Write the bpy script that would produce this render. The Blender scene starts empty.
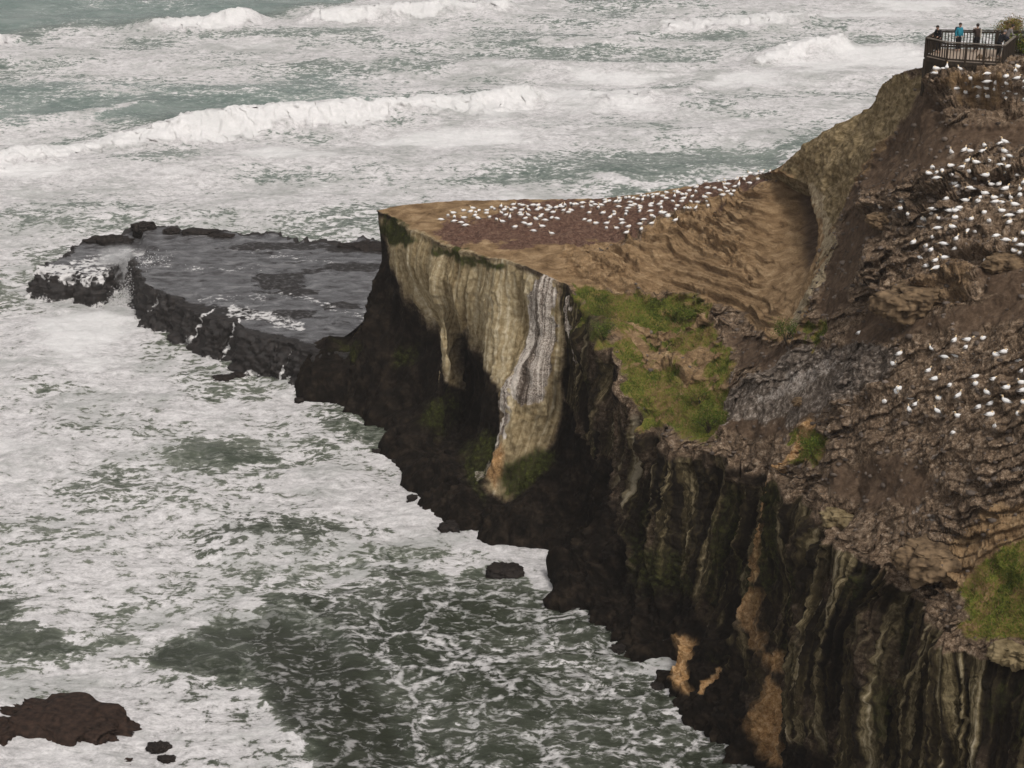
import bpy, bmesh, math, random
import numpy as np
from mathutils import Vector, Matrix
rng = np.random.default_rng(7); random.seed(7)
S = bpy.context.scene
COL = S.collection
R_ = math.radians

# ------------------------------------------------------------------ camera
CAMZ, PITCH, FPX = 60.0, R_(22.0), 1800.0
cs, sn = math.cos(PITCH), math.sin(PITCH)
cam = bpy.data.cameras.new('camera'); camo = bpy.data.objects.new('camera', cam); COL.objects.link(camo)
camo.location = (0, 0, CAMZ); camo.rotation_euler = (math.pi/2 - PITCH, 0, 0)
cam.sensor_width = 36; cam.lens = FPX/1024*36; cam.clip_end = 20000; cam.clip_start = 1
S.camera = camo

def ray(px, py):
    X = (px-512)/FPX; U = (384-py)/FPX
    return X, cs+U*sn, -sn+U*cs
def at(px, py, z):
    d = ray(px, py); t = (z-CAMZ)/d[2]
    return np.array((d[0]*t, d[1]*t, z))
def at_y(px, py, Y):
    d = ray(px, py); t = Y/d[1]
    return np.array((d[0]*t, Y, CAMZ+d[2]*t))
def proj(P):
    x, y, z = P[..., 0], P[..., 1], P[..., 2]-CAMZ
    w = np.maximum(y*cs - z*sn, 1e-3); v = y*sn + z*cs
    return 512+FPX*x/w, 384-FPX*v/w, w

# ------------------------------------------------------------------ numpy noise
def _h(i, j, k, s):
    n = (i.astype(np.int64)*73856093) ^ (j.astype(np.int64)*19349663) ^ (k.astype(np.int64)*83492791) ^ (s*2654435761)
    n = (n ^ (n >> 13)) * 1274126177; n = n ^ (n >> 16)
    return (n & 0xffff).astype(np.float32)/65535.0
def vnoise(x, y, z, s=0):
    xi, yi, zi = np.floor(x), np.floor(y), np.floor(z)
    fx, fy, fz = (x-xi).astype(np.float32), (y-yi).astype(np.float32), (z-zi).astype(np.float32)
    fx = fx*fx*fx*(fx*(fx*6-15)+10); fy = fy*fy*fy*(fy*(fy*6-15)+10); fz = fz*fz*fz*(fz*(fz*6-15)+10)
    xi, yi, zi = xi.astype(np.int64), yi.astype(np.int64), zi.astype(np.int64)
    r = 0
    for a in (0, 1):
        wa = fx if a else 1-fx
        for b in (0, 1):
            wb = fy if b else 1-fy
            for c in (0, 1):
                r = r + _h(xi+a, yi+b, zi+c, s)*wa*wb*(fz if c else 1-fz)
    return r*2-1
def fbm(x, y, z, f, o=4, s=0, g=0.5):
    a, r, t = 1.0, 0, 0
    for i in range(o):
        r = r + a*vnoise(x*f+i*17.3, y*f+i*9.1, z*f+i*5.7, s+i); t += a; a *= g; f *= 2.03
    return r/t*1.6
def ridge(x, y, z, f, o=4, s=0, g=0.5):
    a, r, t = 1.0, 0, 0
    for i in range(o):
        r = r + a*(1-2*np.abs(vnoise(x*f+i*11.3, y*f+i*7.7, z*f+i*3.1, s+i))); t += a; a *= g; f *= 2.03
    return r/t
def sstep(a, b, x):
    t = np.clip((x-a)/(b-a), 0, 1); return t*t*(3-2*t)
def poly(px, py, pts, soft=6.0):
    """soft inside mask of a polygon in the chart coordinates of a surface"""
    pts = np.array(pts, float); n = len(pts)
    x0, y0 = pts.min(0)-soft*2; x1, y1 = pts.max(0)+soft*2
    m = np.zeros(px.shape, np.float32)
    sel = (px > x0) & (px < x1) & (py > y0) & (py < y1)
    if not sel.any(): return m
    x, y = px[sel], py[sel]
    d2 = np.full(x.shape, 1e9); ins = np.zeros(x.shape, bool)
    for i in range(n):
        ax, ay = pts[i]; bx, by = pts[(i+1) % n]
        ex, ey = bx-ax, by-ay; t = np.clip(((x-ax)*ex+(y-ay)*ey)/(ex*ex+ey*ey+1e-9), 0, 1)
        d2 = np.minimum(d2, (x-ax-t*ex)**2+(y-ay-t*ey)**2)
        if ay != by:
            ins ^= ((ay > y) != (by > y)) & (x < (bx-ax)*(y-ay)/(by-ay)+ax)
    d = np.sqrt(d2); d = np.where(ins, d, -d)
    m[sel] = sstep(-soft, soft, d)
    return m
def stroke(px, py, pts, w, soft=None):
    pts = np.array(pts, float); soft = soft or w
    x0, y0 = pts.min(0)-w-soft; x1, y1 = pts.max(0)+w+soft
    m = np.zeros(px.shape, np.float32)
    sel = (px > x0) & (px < x1) & (py > y0) & (py < y1)
    if not sel.any(): return m
    x, y = px[sel], py[sel]; d2 = np.full(x.shape, 1e9)
    for i in range(len(pts)-1):
        ax, ay = pts[i]; bx, by = pts[i+1]; ex, ey = bx-ax, by-ay
        t = np.clip(((x-ax)*ex+(y-ay)*ey)/(ex*ex+ey*ey+1e-9), 0, 1)
        d2 = np.minimum(d2, (x-ax-t*ex)**2+(y-ay-t*ey)**2)
    m[sel] = 1-sstep(w-soft*.5, w+soft*.5, np.sqrt(d2))
    return m

# ------------------------------------------------------------------ mesh helpers
def tag(o, label=None, cat=None, group=None, kind=None):
    if label: o['label'] = label
    if cat: o['category'] = cat
    if group: o['group'] = group
    if kind: o['kind'] = kind
    return o
def empty(name, loc, rz=0):
    o = bpy.data.objects.new(name, None); COL.objects.link(o); o.location = loc; o.rotation_euler = (0, 0, rz); o.empty_display_size = .2
    return o
def grid_mesh(name, P, mat, attrs=None, flip=False):
    """P (n,m,3) -> one smooth mesh object"""
    n, m = P.shape[:2]
    idx = np.arange(n*m, dtype=np.int32).reshape(n, m)
    q = np.stack((idx[:-1, :-1], idx[1:, :-1], idx[1:, 1:], idx[:-1, 1:]), -1).reshape(-1, 4)
    if flip: q = q[:, ::-1]
    return np_mesh(name, P.reshape(-1, 3), q, mat, attrs)
def np_mesh(name, V, q, mat, attrs=None, smooth=True, parent=None):
    me = bpy.data.meshes.new(name)
    k = q.shape[1]
    me.vertices.add(len(V)); me.vertices.foreach_set('co', np.ascontiguousarray(V, np.float32).ravel())
    me.loops.add(q.size); me.loops.foreach_set('vertex_index', np.ascontiguousarray(q, np.int32).ravel())
    me.polygons.add(len(q)); me.polygons.foreach_set('loop_start', np.arange(0, q.size, k, dtype=np.int32))
    me.polygons.foreach_set('loop_total', np.full(len(q), k, np.int32))
    if smooth: me.polygons.foreach_set('use_smooth', np.ones(len(q), bool))
    me.update(calc_edges=True)
    for nm, a in (attrs or {}).items():
        a = np.ascontiguousarray(a, np.float32).reshape(len(V), -1)
        if a.shape[1] == 4:
            at_ = me.attributes.new(nm, 'FLOAT_COLOR', 'POINT'); at_.data.foreach_set('color', a.ravel())
        elif a.shape[1] == 3:
            at_ = me.attributes.new(nm, 'FLOAT_VECTOR', 'POINT'); at_.data.foreach_set('vector', a.ravel())
        else:
            at_ = me.attributes.new(nm, 'FLOAT', 'POINT'); at_.data.foreach_set('value', a.ravel())
    if mat: me.materials.append(mat)
    o = bpy.data.objects.new(name, me); COL.objects.link(o)
    if parent: o.parent = parent
    return o
class MB:
    """collects boxes, tubes and lumps and links them as one mesh"""
    def __init__(s): s.bm = bmesh.new()
    def box(s, c, size, M=None):
        m = Matrix.Translation(c) @ (M or Matrix()) @ Matrix.Diagonal((*size, 1))
        bmesh.ops.create_cube(s.bm, size=1, matrix=m)
    def bar(s, a, b, w, h):
        a, b = Vector(a), Vector(b); d = b-a
        x = d.normalized(); up = Vector((0, 0, 1)) if abs(x.z) < .95 else Vector((1, 0, 0))
        y = up.cross(x).normalized(); z = x.cross(y)
        M = Matrix((x, y, z)).transposed().to_4x4()
        s.box((a+b)/2, (d.length, w, h), M)
    def tube(s, pts, rad, n=7):
        rings = []
        for i, p in enumerate(pts):
            p = Vector(p); a = Vector(pts[max(i-1, 0)]); b = Vector(pts[min(i+1, len(pts)-1)])
            x = (b-a).normalized(); up = Vector((0, 0, 1)) if abs(x.z) < .95 else Vector((1, 0, 0))
            y = up.cross(x).normalized(); z = x.cross(y)
            r = rad[i] if hasattr(rad, '__len__') else rad
            rings.append([s.bm.verts.new(p+(y*math.cos(t)+z*math.sin(t))*r) for t in [2*math.pi*k/n for k in range(n)]])
        for A, B in zip(rings, rings[1:]):
            for k in range(n): s.bm.faces.new((A[k], A[(k+1) % n], B[(k+1) % n], B[k]))
        s.bm.faces.new(rings[0][::-1]); s.bm.faces.new(rings[-1])
    def build(s, name, mat, parent=None, smooth=False, bevel=0):
        bmesh.ops.recalc_face_normals(s.bm, faces=s.bm.faces)
        me = bpy.data.meshes.new(name); s.bm.to_mesh(me); s.bm.free()
        if smooth: me.polygons.foreach_set('use_smooth', np.ones(len(me.polygons), bool))
        me.materials.append(mat)
        o = bpy.data.objects.new(name, me); COL.objects.link(o)
        if parent: o.parent = parent
        if bevel:
            b = o.modifiers.new('bevel', 'BEVEL'); b.width = bevel; b.segments = 1
        return o

# ------------------------------------------------------------------ materials
class NT:
    def __init__(s, name):
        s.m = bpy.data.materials.new(name); s.m.use_nodes = True; s.t = s.m.node_tree
        s.b = s.t.nodes['Principled BSDF']; s.out = s.t.nodes['Material Output']
        s.tc = s.n('ShaderNodeTexCoord')
    def n(s, ty, **kw):
        nd = s.t.nodes.new(ty)
        for k, v in kw.items(): setattr(nd, k, v)
        return nd
    def l(s, a, b): s.t.links.new(a, b)
    def put(s, sock, v):
        if hasattr(v, 'is_linked') or hasattr(v, 'links'): s.l(v, sock)
        elif isinstance(v, (tuple, list)): sock.default_value = (*v, 1) if len(v) == 3 and len(sock.default_value) == 4 else v
        else: sock.default_value = v
    def noise(s, scale, vec=None, detail=5, rough=.55, dist=0, ty='FBM'):
        nd = s.n('ShaderNodeTexNoise'); nd.noise_type = ty
        nd.inputs['Scale'].default_value = scale; nd.inputs['Detail'].default_value = detail
        nd.inputs['Roughness'].default_value = rough; nd.inputs['Distortion'].default_value = dist
        s.l(vec or s.tc.outputs['Object'], nd.inputs['Vector']); return nd.outputs['Fac']
    def mapv(s, vec, scale=(1, 1, 1), rot=(0, 0, 0), loc=(0, 0, 0)):
        nd = s.n('ShaderNodeMapping'); nd.inputs['Scale'].default_value = scale; nd.inputs['Rotation'].default_value = rot; nd.inputs['Location'].default_value = loc
        s.l(vec, nd.inputs['Vector']); return nd.outputs[0]
    def attr(s, name):
        nd = s.n('ShaderNodeAttribute'); nd.attribute_name = name; return nd
    def sep(s, col):
        nd = s.n('ShaderNodeSeparateColor'); s.l(col, nd.inputs[0]); return nd.outputs
    def math(s, op, a, b=None, c=None, clamp=False):
        nd = s.n('ShaderNodeMath', operation=op, use_clamp=clamp); s.put(nd.inputs[0], a)
        if b is not None: s.put(nd.inputs[1], b)
        if c is not None: s.put(nd.inputs[2], c)
        return nd.outputs[0]
    def ss(s, v, a, b):
        nd = s.n('ShaderNodeMapRange', interpolation_type='SMOOTHSTEP'); s.put(nd.inputs[0], v)
        nd.inputs[1].default_value = a; nd.inputs[2].default_value = b; return nd.outputs[0]
    def mix(s, f, a, b, blend='MIX'):
        nd = s.n('ShaderNodeMix', data_type='RGBA', blend_type=blend); s.put(nd.inputs[0], f); s.put(nd.inputs[6], a); s.put(nd.inputs[7], b); return nd.outputs[2]
    def ramp(s, v, stops):
        nd = s.n('ShaderNodeValToRGB'); s.l(v, nd.inputs[0]); el = nd.color_ramp.elements
        while len(el) < len(stops): el.new(.5)
        for e, (p, c) in zip(el, stops): e.position = p; e.color = (*c, 1)
        return nd.outputs[0]
    def bump(s, h, strength=.5, dist=.1, prev=None):
        nd = s.n('ShaderNodeBump'); nd.inputs['Strength'].default_value = strength; nd.inputs['Distance'].default_value = dist
        s.l(h, nd.inputs['Height'])
        if prev is not None: s.l(prev, nd.inputs['Normal'])
        return nd.outputs[0]
    def fin(s, col, rough=.8, normal=None, spec=.3):
        s.put(s.b.inputs['Base Color'], col); s.put(s.b.inputs['Roughness'], rough)
        s.b.inputs['Specular IOR Level'].default_value = spec
        if normal is not None: s.l(normal, s.b.inputs['Normal'])
        return s.m
def simple(name, a, b, scale=6, rough=.8, spec=.3, stretch=(1, 1, 1), bump=.2):
    t = NT(name); v = t.mapv(t.tc.outputs['Object'], stretch)
    f = t.noise(scale, v, 6); col = t.ramp(f, [(.3, a), (.7, b)])
    return t.fin(col, rough, t.bump(f, bump, .03), spec)

# --- headland rock: masks painted on the surface choose the ground type, noise gives the texture
def mat_headland():
    t = NT('headland_rock'); ob = t.tc.outputs['Object']
    A = t.attr('ground_a'); B = t.attr('ground_b'); C = t.attr('ground_c')
    a = t.sep(A.outputs['Color']); b = t.sep(B.outputs['Color']); c = t.sep(C.outputs['Color'])
    flow = t.attr('flow').outputs['Vector']
    n1 = t.noise(.9, ob, 8, .62); n2 = t.noise(3.2, ob, 8, .65); n3 = t.noise(11, ob, 6, .65)
    wv = t.mapv(ob, (.55, .55, 2.6), (R_(12), R_(-9), 0)); nl = t.noise(1.3, wv, 7, .6, .6)       # bedding
    streak = t.noise(1.05, t.mapv(flow, (1, .026, 1)), 8, .62, .02)
    streak2 = t.noise(2.4, t.mapv(flow, (1, .022, 1)), 7, .64, .02)
    def m(mask, nz, k=.9, w=.16):     # mask broken up by noise
        return t.ss(t.math('MULTIPLY_ADD', t.math('SUBTRACT', nz, .5), k, mask), .5-w, .5+w)
    mixn = t.math('ADD', t.math('MULTIPLY', n2, .6), t.math('MULTIPLY', n3, .4))
    slope = t.ramp(mixn, [(.37, (.024, .016, .010)), (.44, (.085, .057, .036)), (.51, (.185, .128, .083)), (.57, (.33, .245, .168)), (.65, (.50, .41, .315))])
    slope = t.mix(t.ss(n1, .40, .60), slope, t.mix(.42, slope, (.10, .068, .044)))
    tan = t.ramp(t.math('ADD', t.math('MULTIPLY', nl, .65), t.math('MULTIPLY', n3, .35)), [(.35, (.075, .044, .021)), (.45, (.19, .119, .060)), (.55, (.30, .20, .107)), (.66, (.44, .315, .185))])
    olive = t.ramp(t.math('ADD', t.math('MULTIPLY', nl, .5), t.math('MULTIPLY', n2, .5)), [(.36, (.07, .050, .025)), (.45, (.155, .113, .056)), (.53, (.265, .20, .108)), (.63, (.40, .31, .185))])
    cream = t.ramp(t.math('ADD', t.math('ADD', t.math('MULTIPLY', streak, .35), t.math('MULTIPLY', streak2, .35)), t.math('MULTIPLY', n2, .30)), [(.37, (.062, .044, .022)), (.44, (.215, .158, .080)), (.52, (.37, .295, .172)), (.60, (.58, .50, .355))])
    guano = t.ramp(t.math('ADD', t.math('MULTIPLY', streak2, .6), t.math('MULTIPLY', n3, .4)), [(.43, (.055, .04, .03)), (.49, (.27, .225, .185)), (.56, (.62, .56, .49))])
    sx = t.n('ShaderNodeSeparateXYZ'); t.l(flow, sx.inputs[0]); topf = sx.outputs[2]
    crust = t.ramp(t.math('ADD', t.math('MULTIPLY', n2, .6), t.math('MULTIPLY', n3, .4)), [(.40, (.09, .07, .055)), (.50, (.26, .22, .185)), (.58, (.46, .41, .36))])
    guano = t.mix(topf, guano, crust)
    gbk = t.math('ADD', t.math('MULTIPLY', streak2, t.math('SUBTRACT', 1, topf)), t.math('MULTIPLY', nl, topf))
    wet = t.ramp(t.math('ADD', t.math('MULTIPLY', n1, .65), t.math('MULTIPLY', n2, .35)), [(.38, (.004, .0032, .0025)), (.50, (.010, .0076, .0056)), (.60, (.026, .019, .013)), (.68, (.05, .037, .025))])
    grass = t.ramp(t.math('ADD', t.math('MULTIPLY', n1, .5), t.math('MULTIPLY', n3, .5)), [(.38, (.040, .038, .010)), (.45, (.085, .105, .016)), (.51, (.15, .15, .028)), (.57, (.21, .135, .055)), (.66, (.27, .18, .10))])
    moss = t.ramp(mixn, [(.38, (.010, .011, .004)), (.52, (.034, .038, .009)), (.66, (.085, .095, .018))])
    ochre = t.ramp(mixn, [(.38, (.17, .095, .040)), (.5, (.42, .245, .105)), (.62, (.60, .42, .24))])
    soil = t.ramp(mixn, [(.36, (.045, .024, .017)), (.48, (.105, .056, .040)), (.56, (.165, .10, .07)), (.68, (.26, .18, .125))])
    stripes = t.ramp(t.math('ADD', t.math('ADD', t.math('MULTIPLY', streak2, .46), t.math('MULTIPLY', streak, .42)), t.math('MULTIPLY', n2, .12)), [(.40, (.005, .004, .003)), (.475, (.017, .0125, .008)), (.525, (.055, .042, .020)), (.565, (.20, .16, .088)), (.62, (.50, .43, .30))])
    grey = t.ramp(t.math('ADD', t.math('MULTIPLY', n2, .7), t.math('MULTIPLY', n3, .3)), [(.38, (.050, .038, .029)), (.48, (.115, .090, .070)), (.55, (.22, .18, .145)), (.64, (.45, .39, .33))])
    col = slope
    a0 = A.outputs['Alpha']; b0 = B.outputs['Alpha']; c0 = C.outputs['Alpha']
    D = t.attr('ground_d'); dd_ = t.sep(D.outputs['Color'])
    dirt = t.ramp(t.math('ADD', t.math('MULTIPLY', n1, .45), t.math('MULTIPLY', n2, .55)), [(.36, (.050, .032, .020)), (.5, (.102, .067, .043)), (.64, (.17, .118, .078))])  # bare earth; the same brown also paints the shade inside the hollow
    col = t.mix(m(a[0], n2, .7), col, tan)
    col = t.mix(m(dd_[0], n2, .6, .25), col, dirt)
    
    col = t.mix(t.math('MULTIPLY', m(c[1], n2, .7), t.math('SUBTRACT', 1, t.math('MULTIPLY', dd_[0], .9))), col, olive)
    col = t.mix(m(b0, n2, .8), col, soil)
    ribc = t.ramp(mixn, [(.38, (.19, .14, .08)), (.5, (.36, .285, .18)), (.62, (.50, .42, .29))])
    col = t.mix(m(c[2], n2, .8), col, grey)
    col = t.mix(m(dd_[1], n2, .7), col, ribc)
    col = t.mix(m(c[0], streak, .7), col, stripes)
    col = t.mix(m(a[1], n2, .35, .3), col, cream)
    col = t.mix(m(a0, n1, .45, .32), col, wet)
    col = t.mix(m(a[2], gbk, 1.3, .12), col, guano)
    col = t.mix(m(b[0], n2, .9), col, grass)
    col = t.mix(m(b[1], n2, .8, .38), col, moss)
    col = t.mix(m(b[2], streak2, .9, .42), col, ochre)
    col = t.mix(m(c0, n3, .7), col, t.mix(n2, (.15, .10, .065), (.46, .38, .30)))
    rough = t.math('SUBTRACT', .95, t.math('MULTIPLY', a0, .15))
    h = t.math('MULTIPLY', t.math('ADD', t.math('MULTIPLY', n2, .7), t.math('MULTIPLY', n3, .4)), t.math('MULTIPLY_ADD', a0, -.65, 1))
    nb = t.bump(h, .75, .22); nb = t.bump(t.math('MULTIPLY', streak2, t.math('SUBTRACT', 1, topf)), .6, .25, nb); nb = t.bump(t.noise(26, ob, 4, .7), .5, .05, nb)
    t.fin(col, rough, nb, .1); t.put(t.b.inputs['Specular IOR Level'], t.math('MULTIPLY_ADD', a0, -.07, .1)); return t.m
M_HEAD = mat_headland()

def mat_sea():
    t = NT('sea_water'); ob = t.tc.outputs['Object']
    A = t.attr('sea_a'); a = t.sep(A.outputs['Color'])      # foam cover, turquoise, dark shallows ; alpha = lacy
    foam_c, turq, dark, lace = a[0], a[1], a[2], A.outputs['Alpha']
    warp = t.n('ShaderNodeTexNoise'); warp.inputs['Scale'].default_value = .35; warp.inputs['Detail'].default_value = 2; t.l(ob, warp.inputs['Vector'])
    v1 = t.n('ShaderNodeVectorMath', operation='SUBTRACT'); t.l(warp.outputs['Color'], v1.inputs[0]); v1.inputs[1].default_value = (.5, .5, .5)
    v2 = t.n('ShaderNodeVectorMath', operation='MULTIPLY_ADD'); t.l(v1.outputs[0], v2.inputs[0]); v2.inputs[1].default_value = (1.5, 1.5, 0); t.l(ob, v2.inputs[2])
    wv = t.mapv(v2.outputs[0], (.75, 1.05, 1))
    big = t.noise(.16, wv, 5, .6); med = t.noise(.85, wv, 8, .66); fine = t.noise(2.4, wv, 6, .62); vf = t.noise(8, wv, 4, .7)
    wp2 = t.n('ShaderNodeTexNoise'); wp2.inputs['Scale'].default_value = 1.3; wp2.inputs['Detail'].default_value = 2.5; t.l(wv, wp2.inputs['Vector'])
    v3 = t.n('ShaderNodeVectorMath', operation='SUBTRACT'); t.l(wp2.outputs['Color'], v3.inputs[0]); v3.inputs[1].default_value = (.5, .5, .5)
    v4 = t.n('ShaderNodeVectorMath', operation='MULTIPLY_ADD'); t.l(v3.outputs[0], v4.inputs[0]); v4.inputs[1].default_value = (.75, .75, 0); t.l(wv, v4.inputs[2])
    def web(sc, wd):
        f = t.n('ShaderNodeTexVoronoi', feature='DISTANCE_TO_EDGE'); f.inputs['Scale'].default_value = sc; t.l(v4.outputs[0], f.inputs['Vector'])
        return t.math('SUBTRACT', 1, t.ss(f.outputs['Distance'], wd*.25, wd))
    w1 = web(.34, .075); w2 = web(.85, .10); w3 = web(1.9, .13)
    blob = t.math('ADD', t.math('ADD', t.math('MULTIPLY', big, .17), t.math('MULTIPLY', med, .46)), t.math('MULTIPLY', fine, .37))
    blob = t.math('MULTIPLY_ADD', t.math('SUBTRACT', blob, .5), 1.4, .5)
    thr = t.math('MULTIPLY_ADD', foam_c, -.50, .755)
    d = t.math('SUBTRACT', blob, thr)
    thread = t.math('MAXIMUM', t.math('MAXIMUM', w1, t.math('MULTIPLY', w2, t.ss(med, .42, .58))), t.math('MULTIPLY', w3, t.math('MULTIPLY', t.ss(med, .50, .64), .8)))
    thread = t.math('MULTIPLY', t.math('MULTIPLY', thread, t.ss(d, -.32, -.10)), t.ss(fine, .40, .56))
    foam = t.ss(d, -.012, .045)
    foam = t.math('MAXIMUM', foam, t.math('MULTIPLY', thread, t.math('MULTIPLY_ADD', lace, .72, .10)))
    thin = t.ss(d, -.16, .05)
    body = t.mix(turq, (.055, .067, .046), (.145, .195, .175))
    body = t.mix(dark, body, (.022, .026, .015))
    milky = t.mix(turq, (.215, .228, .185), (.33, .375, .345))
    body = t.mix(t.math('MULTIPLY', thin, t.math('MULTIPLY_ADD', dark, -.72, .9)), body, milky)
    body = t.mix(t.math('MULTIPLY', t.ss(big, .42, .62), t.math('MULTIPLY_ADD', dark, -.30, .34)), body, milky)
    fmix = t.math('ADD', t.math('ADD', t.math('MULTIPLY', fine, .35), t.math('MULTIPLY', med, .35)), t.math('MULTIPLY', vf, .30))
    fcol = t.ramp(fmix, [(.36, (.25, .243, .238)), (.44, (.43, .417, .41)), (.52, (.61, .59, .583)), (.60, (.75, .728, .72))])
    tone = t.math('ADD', t.math('MULTIPLY', t.noise(.11, wv, 4, .6, .4), .6), t.math('MULTIPLY', t.noise(.42, wv, 6, .65, .6), .4))
    fcol = t.mix(t.math('MULTIPLY', t.ss(tone, .47, .62), .62), fcol, t.mix(fine, (.20, .215, .195), (.46, .465, .44)))
    fcol = t.mix(t.ss(foam_c, .82, .98), fcol, t.mix(.70, fcol, (.76, .75, .735)))
    col = t.mix(foam, body, fcol)
    rough = t.math('MULTIPLY_ADD', foam, .62, .20)
    nb = t.bump(t.math('ADD', t.math('MULTIPLY', med, .8), t.math('MULTIPLY', t.noise(1.1, t.mapv(ob, (.6, 1.4, 1)), 8, .68), .8)), .5, .45)
    nb = t.bump(t.math('ADD', foam, fine), .22, .12, nb)
    t.b.inputs['IOR'].default_value = 1.33
    return t.fin(col, rough, nb, .4)
M_SEA = mat_sea()

def mat_shelf():
    t = NT('wet_shelf_rock'); ob = t.tc.outputs['Object']
    A = t.attr('shelf_a'); a = t.sep(A.outputs['Color'])     # top water film, foam, side
    n1 = t.noise(.55, t.mapv(ob, (1, 1.8, 1)), 8, .62, .5); n2 = t.noise(2.1, ob, 8, .65); n3 = t.noise(7, ob, 5, .65)
    rock = t.ramp(t.math('ADD', t.math('MULTIPLY', n2, .6), t.math('MULTIPLY', n3, .4)), [(.38, (.004, .003, .0025)), (.52, (.011, .008, .0065)), (.66, (.035, .025, .02))])
    film = t.ramp(n1, [(.36, (.020, .017, .016)), (.42, (.058, .055, .056)), (.53, (.10, .098, .10)), (.64, (.17, .166, .166))])
    wetm = t.ss(t.math('MULTIPLY_ADD', t.math('SUBTRACT', n2, .5), .9, a[0]), .35, .6)
    col = t.mix(wetm, rock, film)
    fm = t.ss(t.math('MULTIPLY_ADD', t.math('SUBTRACT', t.math('ADD', t.math('MULTIPLY', n1, .5), t.math('MULTIPLY', n2, .5)), .5), 2.2, a[1]), .42, .62)
    col = t.mix(fm, col, (.62, .605, .59))
    mo = t.ss(t.math('MULTIPLY_ADD', t.math('SUBTRACT', n2, .5), 1.0, a[2]), .45, .7)
    col = t.mix(mo, col, (.045, .052, .012))
    rough = t.math('MULTIPLY_ADD', wetm, -.48, .70); rough = t.math('MAXIMUM', rough, t.math('MULTIPLY', fm, .8))
    nb = t.bump(t.math('ADD', n2, t.math('MULTIPLY', n3, .4)), .5, .15)
    return t.fin(col, rough, nb, .5)
M_SHELF = mat_shelf()
M_SEAROCK = simple('sea_rock_brown', (.008, .005, .0035), (.05, .029, .02), 3.0, .8, .15, bump=.8)
M_WOOD = simple('weathered_timber', (.018, .013, .009), (.060, .044, .030), 9, .8, .2, (1, 1, .2))
M_WOODL = simple('worn_rail_timber', (.10, .083, .066), (.22, .19, .155), 9, .8, .2, (.3, .3, 1))
M_SLAT = simple('baluster_timber', (.10, .073, .05), (.22, .165, .118), 7, .8, .2, (1, 1, .2))
M_DECKF = simple('worn_deck_boards', (.26, .20, .15), (.42, .34, .27), 4, .8, .2, (.4, 3, 1))
M_SPRAY = simple('sea_spray_white', (.62, .61, .6), (.82, .81, .8), 2, .9, .1)
M_BLADE = None

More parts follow.
